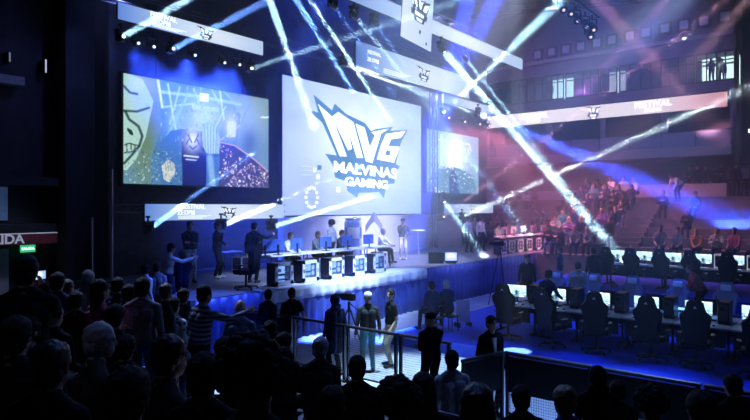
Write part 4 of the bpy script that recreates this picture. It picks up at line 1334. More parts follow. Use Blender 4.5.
MB().tube((0, 0, 0.03), (0, 0, 1.12), 0.035).build('column', ALU, o)
MB().lathe([(0.26, 0), (0.26, 0.02), (0.05, 0.04)], n=20).build('foot', ALU, o)
c = onZ(436, 263, 1.4)
o = thing('stage_monitor', 'black wedge loudspeaker lying on the stage front', 'loudspeaker', (c.x, c.y, 1.4), R(35))
wp = [(-0.26, 0), (0.26, 0), (0.26, 0.18), (0.02, 0.44), (-0.26, 0.44)]
MB().prism(wp, lambda p: (p[0], -0.3, p[1]), lambda p: (p[0], 0.3, p[1])).build('cabinet', BLACKP, o)
MB().box((0.15, 0, 0.325), (0.02, 0.5, 0.30), T=Matrix.Translation((0.15, 0, 0.325)) @ Matrix.Rotation(R(-43), 4, 'Y') @ Matrix.Translation((-0.15, 0, -0.325))).build('grille', STEEL, o)
MB().tube((0.0, -0.32, 0.3), (0.0, -0.30, 0.3), 0.06).build('handle', STEEL, o)
c = onZ(451, 263.5, 1.4)
o = thing('prompter_screen', 'small lit white monitor standing on the stage front beside the wedge', 'monitor', (c.x, c.y, 1.4), R(219))
MB().box((-0.04, 0, 0.26), (0.08, 0.52, 0.40), bev=0.01).build('housing', BLACKP, o)
led('display', o, (0.005, 0.23, 0.43), (0, -0.46, 0), (0, 0, -0.32), 16, 10, lambda s, t: fill(fill(np.ones(s.shape + (3,)) * lin((130, 150, 200)), glow(s, t, (0.5, 0.45), (0.3, 0.3)), (240, 244, 255)), rect(s, t, 0.3, 0.7, 0.6, 0.72), (90, 100, 130)), GAME)
MB().box((-0.08, 0, 0.03), (0.3, 0.4, 0.06)).build('foot', STEEL, o)

c = onZ(217, 278.5, 1.4)
person('mic', (c.x, c.y, 1.4), R(300), 'crew member in black with one hand at the face, alone on the dark stage', 'black', 'charcoal', 1, 'dark', 'short', 1.0, shoe=SHOEW)
c = onZ(190, 283, 1.4)
person('crossed', (c.x, c.y, 1.4), R(250), 'crew member in a dark top and light patterned trousers at the stage end', 'black', 'camouflage', 1, 'dark', 'short', 1.03)
c = onY(253, 262, 13.7)
person('point', (c.x, 13.7, 1.4), R(20), 'player in a dark shirt reaching toward the monitors behind the lone chair', 'navy', 'black', 0, 'dark', 'short', 1.02, headset='white')
c = onY(331.5, 250, 15.0)
person('stand', (c.x, 15.0, 1.4), R(100), 'player with dark curly hair and white shirt standing behind the tables', 'white', 'black', 0, 'dark', 'curly', 0.99)
for px, lab, top, hs, hair in ((289, 'seated player with a white headset behind the second lit case', 'white', 'short', 'dark'), (316, 'seated player in grey behind the third monitor', 'grey', 'short', 'brown'), (340, 'seated player with white headset behind the middle monitor', 'navy', 'short', 'dark'), (381, 'seated player in pale top at the presenter end of the tables', 'white', 'short', 'fair')):
    c = onY(px, 245, 14.85)
    person('sit_game', (c.x, 14.85, 1.4), R(-90) + rng.uniform(-.2, .2), lab, top, 'black', 0, hair, hs, 1.0, headset='white')
    o = thing('stool', 'black stool of the ' + lab, 'stool', (c.x, 15.05, 1.4))
    MB().box((0, 0, 0.39), (0.4, 0.34, 0.05), bev=0.02).build('seat', BLACKP, o)
    for sx in (-1, 1):
        for sy in (-1, 1): MB().tube((sx * 0.16, sy * 0.13, 0), (sx * 0.15, sy * 0.12, 0.37), 0.014).build('leg', STEEL, o)
c = onZ(241, 271, 1.4)
o = thing('flight_case', 'pale framed flight case on the dark stage beside the lone chair', 'case', (c.x, c.y, 1.4), R(10))
MB().box((0, 0, 0.27), (0.42, 0.42, 0.44)).build('body', CASED, o)
f = MB()
for sx in (-1, 1):
    for sy in (-1, 1): f.box((sx * 0.21, sy * 0.21, 0.27), (0.04, 0.04, 0.48))
for z in (0.05, 0.49):
    for s_ in (-1, 1): f.box((0, s_ * 0.21, z), (0.42, 0.04, 0.04)); f.box((s_ * 0.21, 0, z), (0.04, 0.42, 0.04))
f.build('edge_frame', CASEW, o)
MB().box((0, -0.225, 0.3), (0.14, 0.02, 0.03)).build('handle', STEEL, o)
c = onZ(229, 268, 1.4)
table('small low table on the dark stage behind the flight case', (c.x, c.y, 1.4), 0.9, 0.5, 0.6, R(5), 'side_table')

# far wing team: monitors and players
ta, tb = onY(500, 245, 13.7), onY(549, 245, 13.7)
L2 = (tb.x - ta.x) / 2
for k in range(2):
    table('table of the far wing team, ' + ['half toward the big screen', 'half toward the grandstand'][k], (ta.x + L2 * (k + 0.5), 13.7, 1.4), L2 - 0.04, 0.8, 0.75, group='tables of the far wing team')
for k, px in enumerate((504, 513, 523, 533, 543)):
    c = onY(px, 240, 13.6)
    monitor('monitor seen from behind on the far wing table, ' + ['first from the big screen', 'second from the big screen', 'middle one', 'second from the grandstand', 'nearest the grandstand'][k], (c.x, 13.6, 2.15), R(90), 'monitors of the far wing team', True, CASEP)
for k, (px, top) in enumerate(((497, 'cream'), (506, 'pink'), (514.5, 'white'), (523, 'grey'), (531.5, 'pink'), (541, 'purple'))):
    c = onY(px, 240, 14.75)
    person('sit_game' if k % 2 else 'sit', (c.x, 14.75, 1.4), R(-90) + rng.uniform(-.3, .3), 'player in %s top behind the far wing table, %s' % (top, ['first from the big screen', 'second from the big screen', 'third from the big screen', 'third from the grandstand', 'second from the grandstand', 'nearest the grandstand'][k]), top, 'black', k % 3, 'dark', 'short', 1.0, far=True, group='far wing players')
for k, (px, d, top) in enumerate(((468, 29, 'white'), (474, 31, 'grey'), (481, 30, 'white'))):
    q = P(px, 240, d)
    person('crossed' if k % 2 else 'stand_turn', (q.x, q.y, 1.4), R(250), 'person in %s standing under the short low banner, %s' % (top, ['toward the presenter', 'in the middle', 'toward the pink cases'][k]), top, 'black', k % 3, 'dark', 'short', 1.0, far=True)


# tripods with cameras
def tripod(label, loc, H, rz, cam=True):
    o = thing('camera_tripod', label, 'tripod', loc, rz)
    for k in range(3):
        q = 2 * PI * k / 3
        MB().tube((0.42 * math.cos(q), 0.42 * math.sin(q), 0), (0.04 * math.cos(q), 0.04 * math.sin(q), H - 0.25), 0.016, 0.022).build('leg', STEEL, o)
    MB().tube((0, 0, H - 0.3), (0, 0, H - 0.05), 0.035).build('column', STEEL, o)
    MB().tube((0, 0, H - 0.08), (-0.45, 0.1, H - 0.3), 0.012).build('pan_handle', STEEL, o)
    b = MB().box((0.02, 0, H + 0.06), (0.36, 0.13, 0.17), bev=0.02).build('camera_body', BLACKP, o)
    MB().tube((0.2, 0, H + 0.07), (0.38, 0, H + 0.07), 0.055, 0.065, 14).build('camera_lens', BLACKP, b)
    MB().box((-0.05, 0.12, H + 0.13), (0.12, 0.12, 0.09)).build('viewfinder', BLACKP, b)
    return o


q = P(349, 300, 14.6)
tripod('dark video camera on a tripod before the stage skirt', (q.x, q.y, 0), 1.35, R(100))
q = P(500, 262, 22.0)
tripod('tall tripod with camera between stage and desk rows', (q.x, q.y, 0), 2.2, R(120))
# ------------------------------------------------------------------ rows of gaming desks on the blue carpet
DESK = M('desk_top', (0.50, 0.53, 0.62), 0.35, var=0.05)
TOWERB = M('tower_black', (0.016, 0.016, 0.02), 0.35)
KEYB = M('keyboard_black', (0.03, 0.03, 0.035), 0.5)
KEYG = M('key_glow', (0.2, 0.3, 0.6), 0.5, emit=(0.25, 0.45, 1.0), es=0.9, var=0.4, scale=40)
ORD = ['first', 'second', 'third', 'fourth', 'fifth', 'sixth', 'seventh', 'eighth', 'ninth', 'tenth', 'eleventh', 'twelfth', 'thirteenth', 'fourteenth', 'fifteenth', 'sixteenth', 'seventeenth', 'eighteenth', 'nineteenth', 'twentieth']
_desk = {}


def desk(label, loc, L, D, rz, group):
    key = (L, D)
    if key in _desk: return dup(_desk[key], loc, rz, label, group)
    o = thing('gaming_desk', label, 'desk', loc, rz, group)
    MB().box((0, 0, 0.72), (D, L, 0.04), bev=0.008).build('desktop', DESK, o)
    for s in (-1, 1):
        MB().box((0, s * (L / 2 - 0.05), 0.35), (0.04, 0.05, 0.70)).box((0, s * (L / 2 - 0.05), 0.02), (D * 0.8, 0.05, 0.04)).build('leg', STEEL, o)
    MB().box((D * 0.36, 0, 0.5), (0.02, L - 0.12, 0.38)).build('modesty_panel', STEEL, o)
    _desk[key] = o
    return o


_kb = {}


def keyboard(label, loc, rz, group):
    if 'k' in _kb: return dup(_kb['k'], loc, rz, label, group)
    o = thing('keyboard', label, 'keyboard', loc, rz, group)
    MB().box((0, 0, 0.012), (0.15, 0.42, 0.024), bev=0.006).build('frame', KEYB, o)
    m = MB()
    for i in range(5):
        for j in range(14): m.box((-0.055 + 0.027 * i, -0.185 + 0.0285 * j, 0.029), (0.02, 0.022, 0.01))
    m.build('keys', KEYG, o)
    _kb['k'] = o
    return o


def mouse(label, loc, rz, group):
    if 'm' in _kb: return dup(_kb['m'], loc, rz, label, group)
    o = thing('mouse', label, 'mouse', loc, rz, group)
    MB().ball((0, 0, 0.016), (0.058, 0.032, 0.02), 12, 8).build('shell', KEYB, o, smooth=True)
    MB().tube((0.03, -0.006, 0.034), (0.03, 0.006, 0.034), 0.008).build('wheel', KEYG, o)
    _kb['m'] = o
    return o


def tower(label, loc, rz, group, kind='black'):
    if kind in _kb: return dup(_kb[kind], loc, rz, label, group)
    o = thing('computer_tower', label, 'computer', loc, rz, group)
    m = TOWERB if kind == 'black' else CASEW
    MB().box((0, 0, 0.25), (0.46, 0.22, 0.48), bev=0.008).build('case', m, o)
    MB().box((0.24, 0, 0.25), (0.02, 0.21, 0.46), bev=0.004).build('front_panel', TOWERB if kind == 'black' else CASED, o)
    MB().box((0.0, 0.115, 0.27), (0.36, 0.012, 0.36)).build('side_window', M('tower_glow_' + kind, (0.1, 0.14, 0.25), 0.2, emit=(0.2, 0.32, 0.9) if kind == 'black' else (0.5, 0.5, 0.75), es=0.25, var=0.5, scale=12), o)
    b = MB().box((-0.235, 0, 0.25), (0.012, 0.17, 0.34)).build('back_panel', M('tower_back_' + kind, (0.06, 0.07, 0.10) if kind == 'black' else (0.05, 0.05, 0.09), 0.4), o)
    MB().tube((-0.245, 0.03, 0.34), (-0.236, 0.03, 0.34), 0.05, n=14).build('fan', STEEL, b)
    for s in (-1, 1): MB().box((0, s * 0.08, 0.008), (0.4, 0.03, 0.016)).build('foot', BLACKP, o)
    if kind == 'white':
        f = MB()
        for s in (-1, 1):
            f.box((-0.245, s * 0.1, 0.25), (0.02, 0.03, 0.48))
        f.box((-0.245, 0, 0.475), (0.02, 0.2, 0.03)).box((-0.245, 0, 0.03), (0.02, 0.2, 0.03)).build('rear_frame', M('frame_white', (0.8, 0.8, 0.86), 0.4, emit=(0.8, 0.75, 0.95), es=0.35), o)
    _kb[kind] = o
    return o


ZA, ZB = 0.3, 0.8
ST = [7.1 - 1.1 * k for k in range(8)]
CHA = [6.86, 5.68, 4.68, 3.5, 2.75 - 0.1, 1.55, 0.45, -0.6]
for k, y in enumerate(ST):
    w_ = ORD[k] + ' from the stage'
    desk('white gaming desk on the rail side of the first row, ' + w_, (14.8, y, ZA), 1.08, 0.78, PI, 'first row desks')
    desk('white gaming desk on the far side of the first row, ' + w_, (15.62, y, ZA), 1.08, 0.78, 0, 'first row desks, far side')
    monitor('lit monitor with a pale game picture, first desk row, ' + w_, (14.98, y + 0.12, ZA + 0.74), PI + rng.uniform(-.08, .08), 'first row monitors')
    monitor('monitor turned away from us, first desk row, ' + w_, (15.42, y - 0.05, ZA + 0.74), rng.uniform(-.06, .06), 'first row monitors, far side')
    tower('black computer tower on the first desk row, ' + w_, (15.12, y - 0.38, ZA + 0.74), 0, 'first row towers')
    keyboard('glowing keyboard on the first desk row, ' + w_, (14.62, y + 0.12, ZA + 0.74), PI, 'first row keyboards')
    mouse('mouse beside the keyboard on the first desk row, ' + w_, (14.60, y - 0.24, ZA + 0.74), PI, 'first row mice')
    gaming_chair('black gaming chair, back to us, first desk row, ' + w_, (13.75 + rng.uniform(-.08, .08), CHA[k], ZA), rng.uniform(-.35, .35), 'first row chairs')
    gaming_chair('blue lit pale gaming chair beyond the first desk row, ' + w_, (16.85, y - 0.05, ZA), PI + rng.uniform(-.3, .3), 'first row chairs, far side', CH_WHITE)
o = thing('light_bar', 'bright blue light bar along the back of the first desk row', 'lamp', (16.06, 3.1, ZA + 0.82))
MB().box((0, 0, 0), (0.04, 0.9, 0.05)).build('tube', M('bar_glow', (0.2, 0.5, 1), emit=(0.12, 0.4, 1.0), es=3), o)
MB().box((0, 0, -0.045), (0.05, 0.95, 0.04)).build('housing', STEEL, o)
STB = [6.98 - 0.94 * k for k in range(8)]
for k, y in enumerate(STB):
    w_ = ORD[k] + ' from the stage'
    desk('pale gaming desk on the upper carpet tier, ' + w_, (22.75, y - 0.2, ZB), 0.92, 0.78, PI, 'upper tier desks')
    monitor('lit monitor on the upper carpet tier, ' + w_, (22.9, y + 0.02, ZB + 0.74), PI + rng.uniform(-.1, .1), 'upper tier monitors')
    tower('white framed computer tower on the upper carpet tier, ' + w_, (22.95, y - 0.46, ZB + 0.74), 0, 'upper tier towers', 'white')
    keyboard('glowing keyboard on the upper carpet tier, ' + w_, (22.55, y, ZB + 0.74), PI, 'upper tier keyboards')
    gaming_chair('black gaming chair before the upper tier desks, ' + w_, (21.65 + rng.uniform(-.1, .1), y, ZB), rng.uniform(-.3, .3), 'upper tier chairs')
    if k in (0, 1, 4, 6):
        o = thing('headphones', 'white headphones on the upper tier tower, ' + w_, 'headphones', (22.95, y - 0.46, ZB + 0.74 + 0.49), PI / 2, 'headphones on towers')
        b = MB(); b.path([(0.0, 0.12 * math.cos(a_), 0.06 + 0.13 * math.sin(a_)) for a_ in [PI * i / 10 for i in range(11)]], 0.022, 6)
        b.build('headband', WHITEP, o)
        for s in (-1, 1): MB().tube((0, s * 0.09, 0.045), (0, s * 0.135, 0.045), 0.045, 0.04, 12).build('ear_cup', WHITEP, o)


# ------------------------------------------------------------------ rails
RAILM = M('rail_metal', (0.07, 0.075, 0.09), 0.3, 0.6)
MESHM = M('wire_mesh', (0.09, 0.10, 0.13), 0.5, 0.5)
BOARD = M('rail_board', (0.012, 0.013, 0.02), 0.6)


def barrier(label, x, ya, yb, zb, H, board, mesh=True, wires=46):
    """One bay of rail along Y."""
    o = thing('crowd_barrier', label, 'barrier', (x, ya, zb), 0, 'arena barrier bays')
    L = yb - ya
    MB().tube((0, 0.0, H), (0, L, H), 0.035, n=10).build('top_rail', RAILM, o)
    for y in (0.035, L - 0.035):
        MB().box((0, y, H / 2), (0.06, 0.05, H)).box((0, y, 0.01), (0.3, 0.08, 0.02)).build('post', RAILM, o)
    MB().tube((0, 0.05, 0.12), (0, L - 0.05, 0.12), 0.02).build('bottom_rail', RAILM, o)
    if board:
        MB().box2((-0.02, 0.06, 0.48), (0.02, L - 0.06, H - 0.05)).build('board', BOARD, o)
    top = 0.48 if board else H - 0.05
    m = MB()
    for i in range(wires + 1):
        y = 0.06 + (L - 0.12) * i / wires
        m.box((0, y, (0.12 + top) / 2), (0.004, 0.005, top - 0.12))
    n = max(3, int((top - 0.12) / 0.045))
    for i in range(n + 1):
        m.box((0, L / 2, 0.12 + (top - 0.12) * i / n), (0.005, L - 0.12, 0.004))
    m.build('wire_mesh', MESHM, o)
    return o


ys = [11.6, 9.9, 8.3, 6.95, 5.75]
for i, (b_, a_) in enumerate(zip(ys, ys[1:])):
    barrier('open wire mesh bay of the arena rail, ' + ORD[i] + ' from the stage', 9.3, a_ + 0.02, b_ - 0.02, 0, 1.13, i == 0)
ys = [4.7, 3.2, 1.7, 0.2, -1.3]
for i, (b_, a_) in enumerate(zip(ys, ys[1:])):
    barrier('boarded bay of the arena rail past the gate, ' + ORD[i] + ' from the gate', 9.3, a_ + 0.02, b_ - 0.02, 0, 1.13, True)
o = thing('rail_gate', 'dark boarded gate of the arena rail, swung open by the man in the suit', 'gate', (9.32, 4.74, 0), 0)
g0 = Vector((0, 0, 0)); ga = onZ(462, 361.5, 1.12); gv = Vector((ga.x - 9.32, ga.y - 4.74, 0))
gl = min(gv.length, 1.25); gu = gv.normalized()
T = Matrix.Rotation(math.atan2(gu.y, gu.x), 4, 'Z')
MB().tube((0, 0, 1.12), (gl, 0, 1.12), 0.035, n=10, T=T).build('top_rail', RAILM, o)
for x in (0.03, gl - 0.03): MB().box((x, 0, 0.56), (0.05, 0.05, 1.12), T=T).build('post', RAILM, o)
MB().box((gl / 2, 0, 0.8), (gl - 0.1, 0.03, 0.56), T=T).build('board', BOARD, o)
m = MB()
for i in range(15): m.box((0.06 + (gl - 0.12) * i / 14, 0, 0.3), (0.008, 0.006, 0.42), T=T)
for i in range(6): m.box((gl / 2, 0, 0.1 + 0.08 * i), (gl - 0.12, 0.008, 0.006), T=T)
m.build('wire_mesh', MESHM, o)

# rail of the spectators' terrace (two bars) in bays
ys = [11.5, 9.6, 7.7, 5.8, 3.9, 2.0, 0.1, -1.8]
for i, (b_, a_) in enumerate(zip(ys, ys[1:])):
    o = thing('terrace_rail', 'slim two-bar rail bay on the spectators terrace, ' + ORD[i] + ' from the stage', 'rail', (4.98, a_, 0.5), 0, 'terrace rail bays')
    L = b_ - a_
    MB().tube((0, 0, 1.08), (0, L, 1.08), 0.024).build('top_bar', RAILM, o)
    MB().tube((0, 0, 0.72), (0, L, 0.72), 0.016).build('middle_bar', RAILM, o)
    MB().tube((0, 0.03, 0), (0, 0.03, 1.08), 0.022).build('post', RAILM, o)
# ------------------------------------------------------------------ people near the camera
def place(px, ytop, d, pose, rz, label, top='black', bottom='black', skin=0, hair='dark', hs='short', ground=None, lo=0.9, hi=1.1, seat=0.0, **kw):
    """Stand or seat a person so that the crown is seen at (px, ytop); looks for the depth near d where the figure has a natural height."""
    best = None
    h = top_of(pose)
    for i in range(-30, 31):
        dd = d * (1 + i * 0.008)
        p = P(px, ytop, dd)
        g = (terrace(p.x) if ground is None else ground) + seat
        s = (p.z - g) / h
        c = abs(s - 1.0) + 0.25 * abs(i) * 0.008
        if s > hi or s < lo: c += 3 * max(s - hi, lo - s)
        if best is None or c < best[0]: best = (c, p, g, s)
    _, p, g, s = best
    s = min(max(s, lo), hi)
    o = person(pose, (p.x, p.y, g), R(rz), label, top, bottom, skin, hair, hs, s, **kw)
    if POSES[pose].get('seat'):
        seat_block(p, g, R(rz), label)
    return o, p, s


_seat_me = []
SEATS = []


def seat_block(p, g, rz, label):
    SEATS.append((p.x, p.y, g, rz, label))


A_ = 39
# --- standing crowd on the terrace by the exit
o, p, s = place(25, 254, 5.7, 'film', 60, 'man in dark jacket holding a phone up before the exit sign', 'black', 'black', 1, 'dark', 'short')


def held_phone(q, rz, label, es):
    o = thing('mobile_phone', label, 'phone', q, rz)
    MB().box((0, 0, 0), (0.009, 0.155, 0.076), bev=0.003).build('case', BLACKP, o)
    led('display', o, (-0.006, 0.072, 0.034), (0, -0.144, 0), (0, 0, -0.068), 12, 7, lambda s, t: fill(np.ones(s.shape + (3,)) * lin((110, 150, 210)), glow(s, t, (0.45, 0.45), (0.3, 0.35)), (250, 252, 255)) * es, GAME)
    return o


held_phone(grip(o, 'film'), R(112), 'lit phone raised by the man in front of the exit', 0.8)
place(57, 272, 8.6, 'stand', A_, 'dark haired man standing beside the phone holder, against the red wall', 'navy', 'black', 1)
place(66, 279, 8.0, 'stand_turn', A_ - 60, 'small person in profile before the red wall, near the rail glint', 'grey', 'black', 0, 'brown')
place(88, 270, 10.0, 'crossed', A_ + 20, 'person in a pale grey hood watching from the red wall', 'grey', 'black', 0, 'grey', 'hood')
place(99, 279, 8.0, 'crossed', A_ - 40, 'woman with long dark hair in a pinkish red vest', 'pink', 'jeans', 0, 'dark', 'long', sleeve='short')
place(117, 277, 8.8, 'stand_turn', A_ - 40, 'dark haired person in profile next to the woman in pink', 'navy', 'jeans', 0)
place(142, 277, 8.3, 'stand', A_ + 4, 'man in a pale grey sweater and jeans seen from behind', 'grey', 'jeans', 0, 'dark', 'short')
place(173, 297, 9.0, 'stand', A_ - 20, 'child in a pale camouflage shirt beside the man in grey sweater', 'camouflage', 'jeans', 0, 'dark', 'short', lo=0.72)
place(165, 283, 9.6, 'stand_turn', A_ - 55, 'person in profile behind the child in camouflage', 'black', 'black', 1, 'brown', 'short')
place(183, 288, 9.4, 'stand', A_, 'dark haired onlooker between the camouflage shirt and the striped shirt', 'charcoal', 'black', 1)
place(199, 285, 8.9, 'point', A_ - 42, 'man in dark striped shirt pointing toward the stage edge', 'striped', 'black', 1, 'dark', 'short')
place(240, 299, 8.3, 'stand', A_ - 8, 'man with a bald crown and pale denim jacket at the terrace rail', 'denim', 'black', 0, 'grey', 'bald')
place(268, 289, 11.6, 'stand_turn', A_ - 30, 'person in dark blue standing alone near the stage skirt', 'navy', 'jeans', 1, ground=0.0)
place(270, 320, 7.6, 'crossed', A_, 'short person in dark blue leaning at the terrace rail', 'navy', 'black', 1, 'dark', 'short', lo=0.8)
place(128, 284, 9.5, 'stand', A_, 'dim person behind the woman in pink and the man in grey sweater', 'black', 'black', 2)
place(76, 300, 6.6, 'stand', A_ + 10, 'dark haired person standing behind the bald blue-lit head', 'black', 'black', 1)
place(110, 305, 6.4, 'sit', A_ - 10, 'dark seated spectator below the woman in pink', 'black', 'black', 1)
# lit blue group at the stage end
for k, (px, yt, d, pose, top, lab) in enumerate(((168, 243, 15.2, 'point', 'white', 'blue lit person in a pale hoodie with an arm out, at the stage end'), (145, 264, 14.0, 'stand_turn', 'white', 'blue lit person in a white shirt by the scaffold pole'), (157, 262, 14.6, 'stand', 'grey', 'blue lit person in grey next to the white shirt by the scaffold'), (182, 250, 15.6, 'crossed', 'navy', 'blue lit dim person close to the light-trousered crew member'))):
    q = P(px, yt, d)
    sc_ = 0.98
    zt = q.z - top_of(pose) * sc_
    t = thing('riser', 'small black riser under the ' + ' '.join(lab.split(',')[0].split()[:9]), 'riser', (q.x, q.y, 0))
    MB().box((0, 0, zt / 2), (0.7, 0.7, zt), bev=0.01).build('deck', BLACKP, t)
    person(pose, (q.x, q.y, zt), R(A_ - 60 + 30 * k), lab, top, 'navy', 1, 'dark', 'short', sc_)
# --- seated crowd close to the camera
place(30, 314, 4.4, 'sit_smile', 215, 'woman with dark hair looking back and smiling, seated by the aisle', 'black', 'black', 0, 'dark', 'tail')
place(48, 303, 5.5, 'sit', A_ - 12, 'seated man with a bald bluish crown, before the terrace steps', 'black', 'black', 0, 'grey', 'bald')
place(87, 323, 3.8, 'sit', A_ - 50, 'seated man with short grey hair and an earring, turned to the stage', 'charcoal', 'black', 0, 'grey', 'short')
place(156, 336, 4.2, 'sit', A_ - 48, 'seated boy with dark hair in profile beside the glowing phone', 'charcoal', 'black', 0, 'brown', 'short')
o, p, s = place(203, 352, 3.2, 'sit_phone', A_ - 4, 'dark seated spectator holding the glowing phone', 'black', 'black', 1, 'dark', 'short')
held_phone((grip(o, 'sit_phone') + grip(o, 'sit_phone', 'hl')) / 2, R(A_), 'bright phone screen filming the show, low among the seated crowd', 1.1)
place(250, 347, 1.75, 'sit', A_, 'large dark curly head and shoulders of the closest spectator', 'black', 'black', 1, 'dark', 'curly')
place(120, 392, 2.3, 'sit', A_, 'dark seated spectator just in front of the boy in profile', 'black', 'black', 1, 'dark', 'short')
place(40, 372, 2.9, 'sit', A_ - 10, 'dark seated spectator in front of the smiling woman', 'black', 'black', 1, 'brown', 'short')
place(8, 345, 4.4, 'sit', A_, 'dark seated spectator at the very edge beside the smiling woman', 'black', 'black', 1)
place(122, 350, 5.6, 'sit', A_, 'dark seated spectator between the grey haired man and the boy', 'black', 'black', 1)
place(222, 338, 6.2, 'sit', A_, 'dark seated spectator above the curly head', 'black', 'black', 2)
place(280, 333, 7.2, 'sit', A_ - 25, 'seated man with dark hair and dark jacket behind the terrace rail', 'charcoal', 'black', 1, 'dark', 'short')
place(319, 338, 7.0, 'sit', A_ - 6, 'seated man with short grey hair in a dark coat seen from behind', 'charcoal', 'black', 0, 'grey', 'short')
place(357, 357, 6.3, 'sit', A_, 'seated man with thick dark hair below the grey haired man', 'black', 'black', 1, 'dark', 'short')
place(331, 389, 4.1, 'sit', A_, 'dark head of a spectator just under the grey haired man', 'black', 'black', 1, 'dark', 'short')
place(400, 386, 3.3, 'sit', A_ + 5, 'big dark seated figure with curly hair below the wire mesh bay', 'black', 'black', 1, 'dark', 'curly')
place(424, 375, 4.4, 'sit', A_, 'seated woman with long dark hair beside the white shirt', 'black', 'black', 0, 'dark', 'long')
place(478, 386, 3.6, 'sit_clap', A_ - 5, 'seated woman with long brown hair raising her hands, under the gate', 'brown', 'black', 0, 'brown', 'long')
place(452, 350, 7.4, 'stand', A_ + 12, 'person in a white shirt standing at the terrace rail beside the guard', 'white', 'jeans', 1, 'dark', 'short')
place(523, 387, 6.0, 'sit', A_, 'dark seated spectator before the boarded rail next to the gate post', 'black', 'black', 1, 'dark', 'short')
place(570, 388, 5.1, 'sit', A_ + 15, 'seated woman with tied up fair hair in a pale blue top', 'pale' if False else 'blue', 'black', 0, 'fair', 'bun')
place(598, 366, 7.4, 'stand', A_ - 10, 'dark person standing at the boarded rail with a ring of light hair', 'black', 'black', 1, 'grey', 'hood')
place(620, 382, 6.0, 'sit', A_, 'dark seated spectator before the boarded rail, past the fair haired woman', 'black', 'black', 1)
place(655, 392, 5.2, 'sit', A_, 'dark seated spectator under the strip of blue carpet', 'black', 'black', 2, 'dark', 'curly')
place(708, 388, 5.4, 'sit', A_, 'dark seated spectator near the end of the boarded rail', 'black', 'black', 1)
place(738, 374, 6.0, 'sit', A_ + 10, 'dark seated spectator at the far end of the boarded rail', 'black', 'black', 1, 'dark', 'short')

# --- people on the arena floor
def floor_person(px, ytop, d, pose, rz, label, top, bottom, z=0.0, **kw):
    return place(px, ytop, d, pose, rz, label, top, bottom, ground=z, **kw)


floor_person(292, 288, 14.8, 'walk', A_ + 15, 'man in a black tee and jeans walking past the stage skirt', 'black', 'jeans', sleeve='short')
floor_person(335, 294, 13.4, 'stand', 75, 'hooded person in a long dark coat before the stage skirt', 'navy', 'black', hs='hood', coat=True)
floor_person(368, 292, 12.6, 'stand', A_ + 10, 'man in a pale cap, dark hoodie and teal jeans, back to the camera', 'charcoal', 'teal', hair='white_cloth', hs='cap')
floor_person(391, 288.5, 12.7, 'stand_turn', 150, 'man in a dark tee and pale trousers standing in profile', 'black', 'khaki', sleeve='short', skin=0)
floor_person(431, 312, 10.4, 'crossed', 60, 'security guard in dark cap and jacket at the rail corner', 'black', 'black', hair='black_cloth', hs='cap')
o, p, s = floor_person(491, 315, 11.2, 'stand', -118, 'man in a dark suit and white shirt standing by the gate', 'black', 'black', shoe=SHOE)
MB().prism([(-0.045, 1.375), (0.045, 1.375), (0.012, 1.10), (-0.012, 1.10)], lambda q: (0.100 + 0.16 * (1.40 - q[1]), q[0], q[1]), lambda q: (0.085 + 0.16 * (1.40 - q[1]), q[0], q[1])).build('shirt_front', CLOTH['white'], o)
floor_person(544, 270, 13.2, 'rail', -15, 'helper in blue leaning over the first desk row chairs', 'navy', 'jeans', z=0.3)
floor_person(578, 261, 17.9, 'stand', 20, 'standing helper with pale front among the first desk row chairs', 'grey', 'navy', z=0.3)
floor_person(527, 254, 19.0, 'stand', A_ + 160, 'man in a dark cap standing beyond the first desk row', 'black', 'black', z=0.3, hair='black_cloth', hs='cap')
floor_person(594, 247, 20.5, 'stand', A_, 'dark person standing at the stage side of the upper tier chairs', 'black', 'black', z=0.55, lo=0.85)
floor_person(560, 247, 22.0, 'stand_turn', 120, 'dim blue person between the far stage wing and the upper tier', 'navy', 'black', z=0.3, lo=0.85)
floor_person(699, 264, 17.6, 'help', 120, 'person in dark red hunched between the two desk rows', 'red', 'black', z=0.3, lo=0.8)
for k, (px, yt, lab) in enumerate(((448, 285.5, 'seated grey haired man on the blue carpet corner'), (433, 289, 'seated dark person next to the grey haired man on the carpet corner'))):
    q = P(px, yt, 16.2 - 0.3 * k)
    person('sit', (q.x, q.y, 0.3), R(70), lab, 'navy', 'black', 0, 'grey' if k == 0 else 'dark', 'short', 0.97)
    o = thing('stool', 'plain black stool under the ' + lab.split(' on ')[0].split(' next')[0], 'stool', (q.x - 0.12, q.y - 0.15, 0.3))
    MB().box((0, 0, 0.395), (0.36, 0.36, 0.05), bev=0.02).build('seat', BLACKP, o)
    for sx in (-1, 1):
        for sy in (-1, 1): MB().tube((sx * 0.15, sy * 0.15, 0), (sx * 0.13, sy * 0.13, 0.375), 0.014).build('leg', STEEL, o)
q = P(463, 308, 16.6)
o = thing('folding_screen', 'small pale pink board standing on the blue carpet corner', 'board', (q.x, q.y, 0.3), R(60))
MB().box((0, 0, 0.42), (0.03, 0.42, 0.62), bev=0.005).build('board', M('board_pink', (0.72, 0.55, 0.6), 0.6), o)
for s in (-1, 1): MB().box((0, s * 0.18, 0.06), (0.3, 0.04, 0.12)).build('foot', STEEL, o)

# plain benches under the seated spectators of the terrace
_b0 = None
for i, (x, y, g, rz, lab) in enumerate(SEATS):
    l2 = 'dark bench seat under the ' + ' '.join(lab.split(',')[0].split()[:10])
    if _b0 is None:
        _b0 = thing('bench_seat', l2, 'seat', (x, y, g), rz, 'terrace bench seats')
        MB().box((-0.02, 0, 0.415), (0.38, 0.42, 0.03), bev=0.01).build('seat', BLACKP, _b0)
        for s in (-1, 1): MB().box((-0.02, s * 0.15, 0.2), (0.30, 0.03, 0.40)).build('leg', STEEL, _b0)
    else:
        dup(_b0, (x, y, g), rz, l2, 'terrace bench seats')

